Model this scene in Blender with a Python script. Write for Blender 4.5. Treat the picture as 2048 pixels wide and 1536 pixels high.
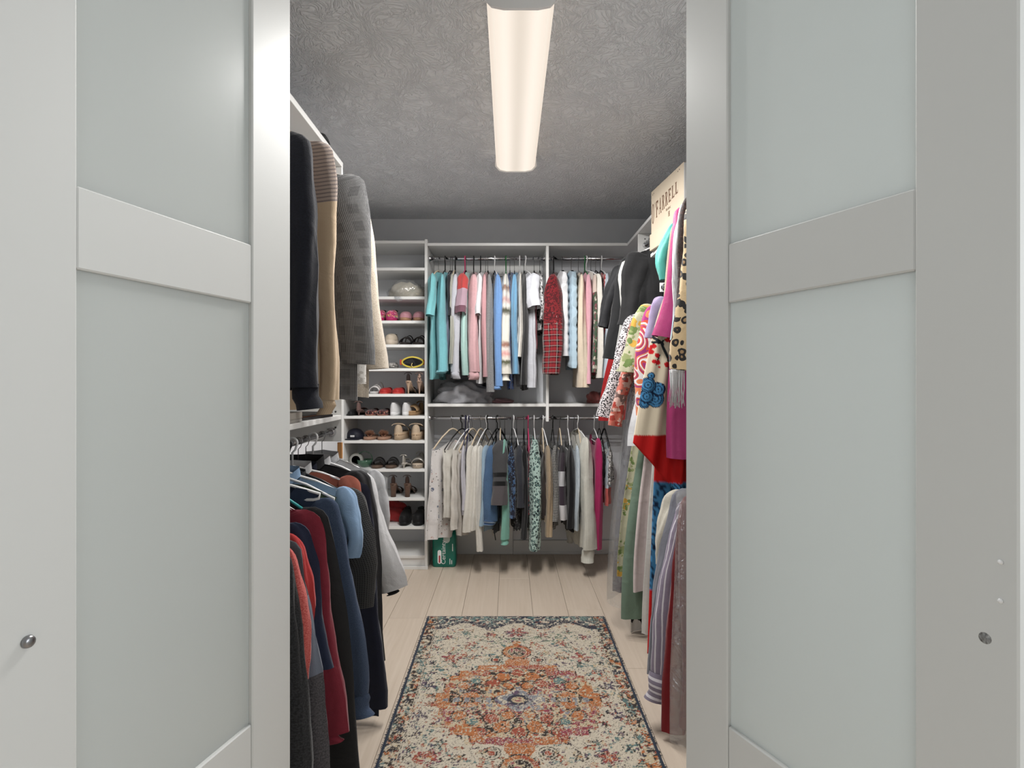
import bpy, bmesh, math, random
import numpy as np
from mathutils import Vector, Matrix

for o in list(bpy.data.objects):
    bpy.data.objects.remove(o)
SC = bpy.context.scene
COL = SC.collection

# ------------------------------------------------------------------ camera, world, light, exposure
F, CX, CY, H = 1110.0, 1018.0, 767.0, 1.24      # focal length and principal point in pixels, camera height in metres
cam = bpy.data.cameras.new('camera')
cam.sensor_width = 36.0
cam.lens = 36.0 * F / 2048.0
cam.shift_x = (1024 - CX) / 2048.0
cam.shift_y = -(768 - CY) / 2048.0
cam.clip_start = 0.02
camo = bpy.data.objects.new('camera', cam)
camo.location = (0, 0, H)
camo.rotation_euler = (math.radians(90), 0, 0)
COL.objects.link(camo)
SC.camera = camo

W = bpy.data.worlds.new('world')
SC.world = W
W.use_nodes = True
W.node_tree.nodes['Background'].inputs[0].default_value = (0.80, 0.86, 0.92, 1)
W.node_tree.nodes['Background'].inputs[1].default_value = 0.3

def lamp(name, loc, rot, sx, sy, power, colr, parent=None):
    l = bpy.data.lights.new(name, 'AREA')
    l.shape = 'RECTANGLE'; l.size = sx; l.size_y = sy
    l.energy = power; l.color = colr
    o = bpy.data.objects.new(name, l)
    o.location = loc; o.rotation_euler = rot
    COL.objects.link(o)
    if parent: o.parent = parent
    return o

# daylight through the bedroom window on the right-hand wall, behind the viewer
lamp('bedroom_window_daylight', (2.35, -0.35, 1.45), (0, math.radians(90), 0), 1.5, 1.9, 31, (0.95, 0.985, 1.0))
lamp('bedroom_left_fill_light', (-2.25, -1.45, 1.45), (0, math.radians(-90), 0), 1.5, 1.7, 24, (0.95, 0.985, 1.0))  # added unseen fill light on the left, brightens the right door's front

TUBE_W = 1.85         # watts per tube lamp in the closet fitting
vs = SC.view_settings
vs.view_transform = 'Standard'
vs.look = 'None'
vs.exposure = 0.32
vs.gamma = 1.0
vs.use_curve_mapping = False

# ------------------------------------------------------------------ helpers
def PX(px, Y): return (px - CX) * Y / F
def PZ(py, Y): return H - (py - CY) * Y / F
def smooth(a, b, t):
    t = min(1, max(0, (t - a) / (b - a))); return t * t * (3 - 2 * t)
def lin(c):
    return tuple((x / 255 / 12.92 if x / 255 <= .04045 else ((x / 255 + .055) / 1.055) ** 2.4) for x in c[:3]) + (1,)

def tag(o, label=None, cat=None, group=None, kind=None):
    if label: o['label'] = label
    if cat: o['category'] = cat
    if group: o['group'] = group
    if kind: o['kind'] = kind
    return o

def empty(name, loc=(0, 0, 0), rz=0, label=None, cat=None, group=None, kind=None):
    o = bpy.data.objects.new(name, None)
    o.empty_display_size = .05
    o.location = loc; o.rotation_euler = (0, 0, rz)
    COL.objects.link(o)
    return tag(o, label, cat, group, kind)

class MB:
    """collects shapes, then builds them as one mesh object"""
    def __init__(s): s.v = []; s.f = []; s.uv = []
    def add(s, v, f, uv=None):
        n = len(s.v)
        s.v += [tuple(p) for p in v]
        s.f += [tuple(i + n for i in q) for q in f]
        s.uv += list(uv) if uv else [(p[0], p[2]) for p in v]
        return s
    def box(s, x0, x1, y0, y1, z0, z1, ch=0.0):
        if ch > 0:
            bm = bmesh.new()
            bmesh.ops.create_cube(bm, size=1)
            for v in bm.verts:
                v.co = Vector(((x0 + x1) / 2 + v.co.x * (x1 - x0), (y0 + y1) / 2 + v.co.y * (y1 - y0), (z0 + z1) / 2 + v.co.z * (z1 - z0)))
            bmesh.ops.bevel(bm, geom=list(bm.edges), offset=ch, segments=1, affect='EDGES')
            bm.verts.index_update()
            s.add([v.co[:] for v in bm.verts], [[v.index for v in f.verts] for f in bm.faces])
            bm.free(); return s
        v = [(x, y, z) for z in (z0, z1) for y in (y0, y1) for x in (x0, x1)]
        return s.add(v, [(0, 2, 3, 1), (4, 5, 7, 6), (0, 1, 5, 4), (2, 6, 7, 3), (0, 4, 6, 2), (1, 3, 7, 5)])
    def prism(s, poly, a0, a1, axis='y'):
        n = len(poly); v = []
        for a in (a0, a1):
            for p in poly:
                v.append({'y': (p[0], a, p[1]), 'x': (a, p[0], p[1]), 'z': (p[0], p[1], a)}[axis])
        f = [tuple(range(n))[::-1], tuple(range(n, 2 * n))] + [(i, (i + 1) % n, n + (i + 1) % n, n + i) for i in range(n)]
        return s.add(v, f)
    def tube(s, pts, r, n=8, cap=True, flat=1.0):
        """tube along a polyline; r a number or one per point"""
        P = [Vector(p) for p in pts]; m = len(P)
        R = r if isinstance(r, (list, tuple)) else [r] * m
        up = None; v = []; uv = []; L = 0
        for i in range(m):
            d = (P[min(i + 1, m - 1)] - P[max(i - 1, 0)]).normalized()
            if up is None:
                up = Vector((0, 1, 0)) if abs(d.y) < .9 else Vector((1, 0, 0))
            a = (up - d * up.dot(d)).normalized(); b = d.cross(a); up = a
            if i: L += (P[i] - P[i - 1]).length
            for k in range(n):
                t = 2 * math.pi * k / n
                v.append(P[i] + a * math.cos(t) * R[i] * flat + b * math.sin(t) * R[i]); uv.append((k / n * 6.28 * R[i], L))
        f = [(i * n + k, i * n + (k + 1) % n, (i + 1) * n + (k + 1) % n, (i + 1) * n + k) for i in range(m - 1) for k in range(n)]
        if cap: f += [tuple(range(n))[::-1], tuple(range((m - 1) * n, m * n))]
        return s.add(v, f, uv)
    def lathe(s, prof, c=(0, 0, 0), n=16, axis='z', sx=1, sy=1):
        v = []
        for (r, h) in prof:
            for k in range(n):
                t = 2 * math.pi * k / n; a, b = r * math.cos(t) * sx, r * math.sin(t) * sy
                q = {'z': (a, b, h), 'y': (a, h, b), 'x': (h, a, b)}[axis]
                v.append((c[0] + q[0], c[1] + q[1], c[2] + q[2]))
        m = len(prof)
        f = [(i * n + k, i * n + (k + 1) % n, (i + 1) * n + (k + 1) % n, (i + 1) * n + k) for i in range(m - 1) for k in range(n)]
        f += [tuple(range(n))[::-1], tuple(range((m - 1) * n, m * n))]
        return s.add(v, f)
    def build(s, name, mat, parent=None, smooth_=False, loc=None, recalc=True):
        me = bpy.data.meshes.new(name)
        me.from_pydata(s.v, [], s.f)
        if recalc:
            bm = bmesh.new(); bm.from_mesh(me)
            bmesh.ops.recalc_face_normals(bm, faces=bm.faces)
            bm.to_mesh(me); bm.free()
        uvl = me.uv_layers.new(name='UVMap')
        li = np.zeros(len(me.loops), dtype=np.int32); me.loops.foreach_get('vertex_index', li)
        uvl.data.foreach_set('uv', np.array(s.uv, dtype=np.float32)[li].ravel())
        if smooth_: me.polygons.foreach_set('use_smooth', [True] * len(me.polygons))
        if mat: me.materials.append(mat)
        o = bpy.data.objects.new(name, me)
        COL.objects.link(o)
        if parent: o.parent = parent
        if loc: o.location = loc
        return o

def struct(o, label, cat=None):
    o['kind'] = 'structure'; o['label'] = label
    if cat: o['category'] = cat
    return o

# ------------------------------------------------------------------ materials
class NT:
    def __init__(s, name):
        s.m = bpy.data.materials.new(name); s.m.use_nodes = True
        s.t = s.m.node_tree; s.b = s.t.nodes['Principled BSDF']; s.out = s.t.nodes['Material Output']
    def n(s, typ, **kw):
        x = s.t.nodes.new(typ)
        for k, v in kw.items():
            if k.startswith('i_'):
                x.inputs[int(k[2:]) if k[2:].isdigit() else k[2:].replace('_', ' ')].default_value = v
            else: setattr(x, k, v)
        return x
    def l(s, a, b): s.t.links.new(a, b)
    def math(s, op, a, b=None, c=None):
        x = s.n('ShaderNodeMath', operation=op)
        for i, q in enumerate((a, b, c)):
            if q is None: continue
            if isinstance(q, (int, float)): x.inputs[i].default_value = q
            else: s.l(q, x.inputs[i])
        return x.outputs[0]
    def mix(s, fac, a, b):
        x = s.n('ShaderNodeMix', data_type='RGBA')
        for i, q in ((0, fac), (6, a), (7, b)):
            if isinstance(q, (int, float, tuple)): x.inputs[i].default_value = q
            else: s.l(q, x.inputs[i])
        return x.outputs[2]
    def noise(s, vec, scale, detail=2, dist=0, rough=.5):
        x = s.n('ShaderNodeTexNoise'); x.inputs['Scale'].default_value = scale
        x.inputs['Detail'].default_value = detail; x.inputs['Distortion'].default_value = dist; x.inputs['Roughness'].default_value = rough
        if vec is not None: s.l(vec, x.inputs['Vector'])
        return x
    def voro(s, vec, scale, rnd=1, feat='F1'):
        x = s.n('ShaderNodeTexVoronoi', feature=feat); x.inputs['Scale'].default_value = scale; x.inputs['Randomness'].default_value = rnd
        s.l(vec, x.inputs['Vector']); return x
    def ramp(s, fac, stops, interp='CONSTANT'):
        x = s.n('ShaderNodeValToRGB'); r = x.color_ramp; r.interpolation = interp
        while len(r.elements) < len(stops): r.elements.new(.5)
        for e, (p, c) in zip(r.elements, stops): e.position = p; e.color = c
        s.l(fac, x.inputs[0]); return x.outputs[0]
    def step(s, x, thr): return s.math('GREATER_THAN', x, thr)
    def bump(s, hgt, strength, dist=.002):
        x = s.n('ShaderNodeBump'); x.inputs['Strength'].default_value = strength; x.inputs['Distance'].default_value = dist
        s.l(hgt, x.inputs['Height']); s.l(x.outputs[0], s.b.inputs['Normal'])
    def set(s, **kw):
        for k, v in kw.items(): s.b.inputs[k.replace('_', ' ')].default_value = v
        return s

def plain(name, c, rough=.5, metal=0.0, spec=.5, var=0.0, vs_=8.0):
    t = NT(name); t.set(Roughness=rough, Metallic=metal, Base_Color=lin(c)); t.b.inputs['Specular IOR Level'].default_value = spec
    if var > 0:
        g = t.n('ShaderNodeTexCoord')
        nz = t.noise(g.outputs['Object'], vs_, 3)
        d = tuple(max(0, q * (1 - var)) for q in c); u = tuple(min(255, q * (1 + var)) for q in c)
        t.l(t.mix(nz.outputs[0], lin(d), lin(u)), t.b.inputs['Base Color'])
    return t.m

def fab(c, pat=None, c2=None, c3=None, c4=None, sc=1.0, rough=.88, sheen=.2, bump=.45, spec=.25, L=.7, bands=None, wr=1.0):
    """cloth; patterns follow the cloth's own UV, measured in metres (v runs downwards)"""
    def mute(q):
        if not q: return q
        g = .3 * q[0] + .59 * q[1] + .11 * q[2]
        return tuple((k * .87 + g * .13) * .95 for k in q)
    c, c2, c3, c4 = mute(c), mute(c2), mute(c3), mute(c4)
    if bands: bands = dict(bands, stops=[(p, mute(q)) for p, q in bands['stops']])
    t = NT('cloth'); t.set(Roughness=rough); t.b.inputs['Specular IOR Level'].default_value = spec
    t.b.inputs['Sheen Weight'].default_value = sheen; t.b.inputs['Sheen Roughness'].default_value = .5
    uv = t.n('ShaderNodeUVMap').outputs[0]
    sep = t.n('ShaderNodeSeparateXYZ'); t.l(uv, sep.inputs[0]); U, V = sep.outputs[0], sep.outputs[1]
    A = lin(c); B = lin(c2) if c2 else A; C = lin(c3) if c3 else B; D = lin(c4) if c4 else C
    fine = t.noise(uv, 60, 3)
    col = t.mix(fine.outputs[0], tuple(q * .90 for q in A[:3]) + (1,), tuple(min(1, q * 1.08) for q in A[:3]) + (1,))
    def fr(x, k, ph=0): return t.math('FRACT', t.math('ADD', t.math('MULTIPLY', x, k), ph + 100))
    if pat == 'melange':
        nz = t.noise(uv, 330 * sc, 2, 0, .7)
        col = t.mix(t.ramp(nz.outputs[0], [(.40, (0, 0, 0, 1)), (.60, (1, 1, 1, 1))], 'LINEAR'), A, B)
    elif pat == 'stripe_v': col = t.mix(t.step(fr(U, 40 * sc), .78), col, B)
    elif pat == 'stripe_h': col = t.mix(t.step(fr(V, 40 * sc), .62), col, B)
    elif pat == 'rib': col = t.mix(t.step(fr(V, 60 * sc), .5), col, B)
    elif pat == 'plaid':
        a = t.math('MULTIPLY', t.step(fr(U, 9 * sc), .52), .5); b = t.math('MULTIPLY', t.step(fr(V, 9 * sc), .52), .5)
        col = t.mix(t.math('MINIMUM', t.math('ADD', a, b), 1), col, B)
        ln = t.math('MAXIMUM', t.step(fr(U, 9 * sc, .3), .94), t.step(fr(V, 9 * sc, .3), .94))
        col = t.mix(t.math('MULTIPLY', ln, .55), col, C)
    elif pat == 'glen':
        ch = t.math('MULTIPLY', t.step(fr(U, 150 * sc), .45), t.step(fr(V, 150 * sc), .45))
        big = t.math('MAXIMUM', t.step(fr(U, 12 * sc), .55), t.step(fr(V, 12 * sc), .55))
        ch2 = t.math('MAXIMUM', t.step(fr(U, 150 * sc), .6), t.step(fr(V, 150 * sc), .6))
        col = t.mix(t.math('ADD', t.math('MULTIPLY', ch, .8), t.math('MULTIPLY', t.math('MULTIPLY', big, ch2), .22)), A, B)
    elif pat in ('leopard', 'spots'):
        wv = t.n('ShaderNodeVectorMath', operation='ADD'); t.l(uv, wv.inputs[0])
        nn = t.noise(uv, 30 * sc, 1); sb = t.n('ShaderNodeVectorMath', operation='SCALE'); t.l(nn.outputs[1], sb.inputs[0]); sb.inputs['Scale'].default_value = .012 / sc
        t.l(sb.outputs[0], wv.inputs[1])
        vo = t.voro(wv.outputs[0], 34 * sc, .9)
        if pat == 'leopard': col = t.ramp(vo.outputs['Distance'], [(0, C), (.22, B), (.47, A)])
        else: col = t.ramp(vo.outputs['Distance'], [(0, B), (.46, A)])
    elif pat == 'dots': col = t.ramp(t.voro(uv, 60 * sc, 0).outputs['Distance'], [(0, B), (.30, A)])
    elif pat == 'sprig':
        for (s_, th, cc) in ((16, .20, B), (21, .16, C), (40, .16, D)):
            vo = t.voro(uv, s_ * sc, 1); nn = t.noise(uv, 90 * sc, 1)
            m = t.math('MULTIPLY', t.math('LESS_THAN', vo.outputs['Distance'], th), t.step(nn.outputs[0], .42)); col = t.mix(m, col, cc)
    elif pat == 'floral':
        nn = t.noise(uv, 40 * sc, 2); sb = t.n('ShaderNodeVectorMath', operation='SCALE'); t.l(nn.outputs[1], sb.inputs[0]); sb.inputs['Scale'].default_value = .035 / sc
        wv = t.n('ShaderNodeVectorMath', operation='ADD'); t.l(uv, wv.inputs[0]); t.l(sb.outputs[0], wv.inputs[1])
        for (s_, th, cc) in ((13, .42, D), (12, .40, B), (17, .36, C), (26, .34, B), (34, .30, D)):
            vo = t.voro(wv.outputs[0], s_ * sc, 1)
            pick = t.n('ShaderNodeSeparateColor'); t.l(vo.outputs['Color'], pick.inputs[0])
            m = t.math('MULTIPLY', t.math('LESS_THAN', vo.outputs['Distance'], th), t.step(pick.outputs[0], .4))
            col = t.mix(m, col, cc)
    elif pat == 'waves':
        vo = t.voro(uv, 13 * sc, .6)
        r = t.math('SINE', t.math('MULTIPLY', vo.outputs['Distance'], 38)); col = t.mix(t.step(r, .2), A, B)
    elif pat in ('camo', 'cow'):
        nz = t.noise(uv, 16 * sc, 2 if pat == 'camo' else 0, .4)
        col = t.ramp(nz.outputs[0], [(0, A), (.46, B), (.58, C)] if pat == 'camo' else [(0, A), (.53, B)])
    elif pat == 'sequin':
        vo = t.voro(uv, 190 * sc, .8); pick = t.n('ShaderNodeSeparateColor'); t.l(vo.outputs['Color'], pick.inputs[0])
        col = t.ramp(pick.outputs[0], [(0, A), (.55, B), (.85, C)])
    elif pat == 'swirl':
        nz = t.noise(uv, 7 * sc, 0, 1.5); col = t.ramp(fr(nz.outputs[0], 6), [(0, A), (.3, B), (.5, C), (.75, D)])
    if bands:
        nz = t.noise(uv, 40, 1)
        vv = t.math('ADD', t.math('DIVIDE', V, L), t.math('MULTIPLY', t.math('SUBTRACT', nz.outputs[0], .5), bands.get('blur', .0)))
        bc = t.ramp(vv, [(p, lin(q)) for p, q in bands['stops']], bands.get('interp', 'CONSTANT'))
        if bands.get('keep') is not None:
            col = t.mix(t.step(vv, bands['keep']), col, bc) if not bands.get('flip') else t.mix(t.step(vv, bands['keep']), bc, col)
        else: col = bc
    t.l(col, t.b.inputs['Base Color'])
    w1 = t.noise(uv, 9, 4, .6); w2 = t.noise(uv, 480, 1)
    hgt = t.math('ADD', t.math('MULTIPLY', w1.outputs[0], 4.0 * wr), t.math('MULTIPLY', w2.outputs[0], .35))
    t.bump(hgt, bump, .004)
    return t.m

def vcol_mat(name, rough=.95, bump=.5):
    t = NT(name); t.set(Roughness=rough); t.b.inputs['Specular IOR Level'].default_value = .1
    a = t.n('ShaderNodeVertexColor', layer_name='Col'); t.l(a.outputs[0], t.b.inputs['Base Color'])
    g = t.n('ShaderNodeTexCoord'); nz = t.noise(g.outputs['Object'], 420, 2); t.bump(nz.outputs[0], bump, .003)
    return t.m

M = {}
M['melamine'] = plain('melamine', (226, 226, 224), .38)
M['door_white'] = plain('door_white', (206, 207, 205), .42)
M['chrome'] = plain('chrome', (205, 205, 208), .12, 1.0)
M['zinc'] = plain('zinc', (150, 150, 152), .3, 1.0)
M['white_plastic'] = plain('white_plastic', (232, 232, 232), .3)
M['black_plastic'] = plain('black_plastic', (22, 22, 24), .35)
M['black_velvet'] = plain('black_velvet', (16, 16, 18), .9, spec=.1)
M['wire'] = plain('wire', (170, 168, 165), .25, 1.0)
M['teal_plastic'] = plain('teal_plastic', (40, 150, 150), .35)
M['navy_plastic'] = plain('navy_plastic', (38, 36, 70), .35)
M['pink_plastic'] = plain('pink_plastic', (205, 60, 110), .35)
M['green_plastic'] = plain('green_plastic', (40, 110, 60), .35)
M['cream_wood'] = plain('cream_wood', (206, 190, 165), .5)
M['wall_grey'] = plain('wall_grey', (226, 228, 232), .8, var=.02)
M['bed_wall'] = plain('bed_wall', (205, 205, 202), .8)
M['ply'] = plain('ply', (196, 140, 84), .6)
def m_ceiling():
    t = NT('ceiling_paint'); t.set(Roughness=.5, Base_Color=lin((223, 226, 230)))
    g = t.n('ShaderNodeTexCoord')
    big = t.noise(g.outputs['Object'], 5.0, 2); sc_ = t.n('ShaderNodeVectorMath', operation='SCALE'); t.l(big.outputs[1], sc_.inputs[0]); sc_.inputs['Scale'].default_value = .35
    ad = t.n('ShaderNodeVectorMath', operation='ADD'); t.l(g.outputs['Object'], ad.inputs[0]); t.l(sc_.outputs[0], ad.inputs[1])
    mp = t.n('ShaderNodeMapping'); mp.inputs['Scale'].default_value = (1.0, .35, 1); mp.inputs['Rotation'].default_value = (0, 0, .6); t.l(ad.outputs[0], mp.inputs[0])
    n1 = t.noise(mp.outputs[0], 75, 2, .8, .5)
    w = t.ramp(n1.outputs[0], [(.38, (0, 0, 0, 1)), (.62, (1, 1, 1, 1))], 'EASE')
    t.bump(w, .7, .007)
    return t.m
M['ceiling'] = m_ceiling()
def m_plank():
    t = NT('plank_oak'); t.set(Roughness=.42)
    g = t.n('ShaderNodeTexCoord'); mp = t.n('ShaderNodeMapping'); mp.inputs['Scale'].default_value = (60, 2.5, 10)
    t.l(g.outputs['Object'], mp.inputs[0])
    oi = t.n('ShaderNodeObjectInfo')
    ad = t.n('ShaderNodeVectorMath', operation='ADD'); t.l(mp.outputs[0], ad.inputs[0])
    cb = t.n('ShaderNodeCombineXYZ'); t.l(t.math('MULTIPLY', oi.outputs['Random'], 50), cb.inputs[0]); t.l(cb.outputs[0], ad.inputs[1])
    nz = t.noise(ad.outputs[0], 1, 4, .6)
    c = t.mix(nz.outputs[0], lin((196, 179, 160)), lin((222, 208, 192)))
    c = t.mix(t.math('MULTIPLY', oi.outputs['Random'], .3), c, lin((198, 182, 166)))
    t.l(c, t.b.inputs['Base Color']); t.bump(nz.outputs[0], .12, .001)
    return t.m
M['plank'] = m_plank()
M['joint'] = plain('floor_underlay', (92, 80, 70), .9)
def m_frost():
    t = NT('frosted_glass')
    d = t.n('ShaderNodeBsdfDiffuse'); d.inputs[0].default_value = (.78, .80, .78, 1)
    tr = t.n('ShaderNodeBsdfTranslucent'); tr.inputs[0].default_value = (.96, 1, .995, 1)
    gl = t.n('ShaderNodeBsdfGlossy'); gl.inputs[0].default_value = (1, 1, 1, 1); gl.inputs['Roughness'].default_value = .28
    m1 = t.n('ShaderNodeMixShader'); m1.inputs[0].default_value = .60; t.l(d.outputs[0], m1.inputs[1]); t.l(tr.outputs[0], m1.inputs[2])
    fr = t.n('ShaderNodeFresnel'); fr.inputs[0].default_value = 1.45
    m2 = t.n('ShaderNodeMixShader'); t.l(fr.outputs[0], m2.inputs[0]); t.l(m1.outputs[0], m2.inputs[1]); t.l(gl.outputs[0], m2.inputs[2])
    t.l(m2.outputs[0], t.out.inputs[0]); return t.m
M['frost'] = m_frost()
def m_film(name, tint=(.93, .94, .95), gl_amt=.17, haze=.10):
    t = NT(name)
    tr = t.n('ShaderNodeBsdfTransparent'); tr.inputs[0].default_value = tint + (1,)
    gl = t.n('ShaderNodeBsdfGlossy'); gl.inputs['Roughness'].default_value = .12
    df = t.n('ShaderNodeBsdfDiffuse'); df.inputs[0].default_value = (.8, .8, .8, 1)
    g = t.n('ShaderNodeTexCoord'); nz = t.noise(g.outputs['Object'], 14, 4, 1.0)
    bp = t.n('ShaderNodeBump'); bp.inputs['Strength'].default_value = .8; bp.inputs['Distance'].default_value = .02
    t.l(nz.outputs[0], bp.inputs['Height']); t.l(bp.outputs[0], gl.inputs['Normal'])
    m1 = t.n('ShaderNodeMixShader'); m1.inputs[0].default_value = gl_amt; t.l(tr.outputs[0], m1.inputs[1]); t.l(gl.outputs[0], m1.inputs[2])
    m2 = t.n('ShaderNodeMixShader'); m2.inputs[0].default_value = haze; t.l(m1.outputs[0], m2.inputs[1]); t.l(df.outputs[0], m2.inputs[2])
    t.l(m2.outputs[0], t.out.inputs[0]); return t.m
M['film'] = m_film('clear_film')
def m_sheer(c, amt):
    t = NT('sheer_cloth'); tr = t.n('ShaderNodeBsdfTransparent'); m1 = t.n('ShaderNodeMixShader'); m1.inputs[0].default_value = amt
    t.b.inputs['Base Color'].default_value = lin(c); t.b.inputs['Roughness'].default_value = .8
    t.l(tr.outputs[0], m1.inputs[1]); t.l(t.b.outputs[0], m1.inputs[2]); t.l(m1.outputs[0], t.out.inputs[0]); return t.m
def m_lens():
    t = NT('light_lens'); g = t.n('ShaderNodeTexCoord'); sp = t.n('ShaderNodeSeparateXYZ'); t.l(g.outputs['Object'], sp.inputs[0])
    x = t.math('ABSOLUTE', sp.outputs[0])
    k = t.ramp(t.math('MULTIPLY', x, 8), [(0, (.72, .63, .53, 1)), (.42, (.92, .82, .71, 1)), (.66, (.86, .76, .65, 1)), (.78, (.80, .69, .58, 1))], 'EASE')
    t.l(k, t.b.inputs['Emission Color']); t.b.inputs['Emission Strength'].default_value = .80
    t.set(Base_Color=(.25, .25, .25, 1), Roughness=.4); return t.m
M['lens'] = m_lens()

# ------------------------------------------------------------------ room
XL, XR, YB, ZC = -1.125, 1.145, 4.05, 2.44
YF0, YF1 = 1.28, 1.36
struct(MB().box(XL - .1, XL, YF1, YB + .1, 0, ZC).build('wall_left', M['wall_grey']), 'grey painted closet wall behind the left hanging rail')
struct(MB().box(XR, XR + .1, YF1, YB + .1, 0, ZC).build('wall_right', M['wall_grey']), 'grey painted closet wall behind the right hanging rail')
struct(MB().box(XL, XR, YB, YB + .1, 0, ZC).build('wall_back', M['wall_grey']), 'grey painted wall at the end of the closet')
m = MB().box(-2.3, -.56, YF0, YF1, 0, ZC).box(.47, 2.4, YF0, YF1, 0, ZC).box(-.56, .47, YF0, YF1, 2.38, ZC)
struct(m.build('wall_front', M['bed_wall']), 'pale wall around the closet doorway')
struct(MB().box(-2.4, 2.5, -3.0, YB + .1, ZC, ZC + .08).build('ceiling', M['ceiling']), 'grey ceiling with a swirled knockdown texture')
m = MB().box(-2.4, -2.3, -3, -2.35, 0, ZC).box(-2.4, -2.3, -.55, YF0, 0, ZC).box(-2.4, -2.3, -2.35, -.55, 0, .65).box(-2.4, -2.3, -2.35, -.55, 2.25, ZC)  # opening added to go with the left fill light
struct(m.build('wall_bedroom_left', M['bed_wall']), 'pale bedroom wall with an opening added behind the left fill light')
struct(MB().box(-2.3, 2.4, -3.1, -3, 0, ZC).build('wall_bedroom_back', M['bed_wall']), 'pale bedroom wall behind the viewer')
m = MB().box(2.4, 2.5, -3, -1.35, 0, ZC).box(2.4, 2.5, .65, YF0, 0, ZC).box(2.4, 2.5, -1.35, .65, 0, .6).box(2.4, 2.5, -1.35, .65, 2.25, ZC)
struct(m.build('wall_bedroom_right', M['bed_wall']), 'pale bedroom wall with the window opening')
fl = struct(MB().box(-2.4, 2.5, -3.0, YB, -.06, -.006).build('floor', M['joint']), 'pale oak plank floor')
rng = random.Random(4)
PWD = .191
k0 = -13
for k in range(k0, 13):
    x0 = -.062 + k * PWD; x1 = x0 + PWD
    a, b = max(x0, -2.4), min(x1, 2.5)
    inside = b > XL and a < XR
    y = -3.0
    yb = YB if inside else YF0
    if inside and (a < XL or b > XR): pass
    cuts = []
    if k == 0: cuts = [-1.8, -.4, .9, 2.1, 3.53]
    elif k == 1: cuts = [-2.3, -.9, .3, 1.62, 2.95]
    else:
        q = -3 + rng.uniform(.4, 1.3)
        while q < yb - .25: cuts.append(q); q += rng.uniform(1.15, 1.35)
    ys = [-3.0] + [c for c in cuts if c < yb - .1] + [yb]
    for i in range(len(ys) - 1):
        g = .0008
        MB().box(a + g, b - g, ys[i] + g, ys[i + 1] - g, -.006, 0, .0006).build('plank', M['plank'], fl)
m = MB().box(.03, XR, YB - .016, YB, 0, .10, .003).box(.03, XR, YB - .022, YB - .016, 0, .018, .002)
struct(m.build('baseboard_back', M['melamine']), 'white baseboard along the closet end wall')
struct(MB().box(XL, XL + .016, YF1, 3.71, 0, .10, .003).build('baseboard_left', M['melamine']), 'white baseboard along the left closet wall')
struct(MB().box(XR - .016, XR, YF1, YB - .03, 0, .10, .003).build('baseboard_right', M['melamine']), 'white baseboard along the right closet wall')

# ------------------------------------------------------------------ doors: frosted glass in white frames
def door(name, hinge, ang, side, label):
    """hinge at the doorway; local x runs from hinge to free edge (towards the viewer)"""
    d = empty(name, (hinge[0], hinge[1], 0), ang, label, None, None, 'structure')
    ST, GL, TH = .122, .356, .024
    tot = 2 * ST + GL
    y0, y1 = -TH / 2, TH / 2
    for x0 in (0, ST + GL):
        MB().box(x0, x0 + ST, y0, y1, .02, 2.36, .0025).build('stile', M['door_white'], d)
    for (z0, z1) in ((.02, .13), (.425, .54), (1.405, 1.525), (2.25, 2.36)):
        MB().box(ST + .0005, ST + GL - .0005, y0 + .0015, y1 - .0015, z0, z1, .0025).build('rail', M['door_white'], d)
    for (z0, z1) in ((.13, .425), (.54, 1.405), (1.525, 2.25)):
        MB().box(ST + .0005, ST + GL - .0005, -.003, .003, z0, z1).build('pane', M['frost'], d)
    # screw that holds the pull knob, seen from the inner face, and the pull's two small pads
    zk = .899 if side > 0 else .905
    f = side
    MB().lathe([(.0001, 0), (.0075, 0), (.0085, .002), (.0075, .0055), (.004, .007), (.0001, .0072)], (0, 0, 0), 14, 'y').build('screw', M['zinc'], d, True, (tot - (.056 if f > 0 else .036), y1 if f > 0 else y0, zk))
    if f < 0: d.children[-1].scale = (1, -1, 1)
    for dz in (.055, .105):
        o = MB().lathe([(.0001, 0), (.0035, 0), (.003, .002), (.0001, .003)], (0, 0, 0), 10, 'y').build('bumper', M['white_plastic'], d, True, (tot - .019, y1 if f > 0 else y0, zk + dz))
        if f < 0: o.scale = (1, -1, 1)
    return d
HL = (-.507, 1.262); HRr = (.407, 1.25)
aL = math.atan2(-1, -.270); aR = math.atan2(-1, .447)
door('door_1', HL, aL, 1, 'open white framed door with frosted glass panes, left of the doorway')
door('door_2', HRr, aR, -1, 'open white framed door with frosted glass panes, right of the doorway')

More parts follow.
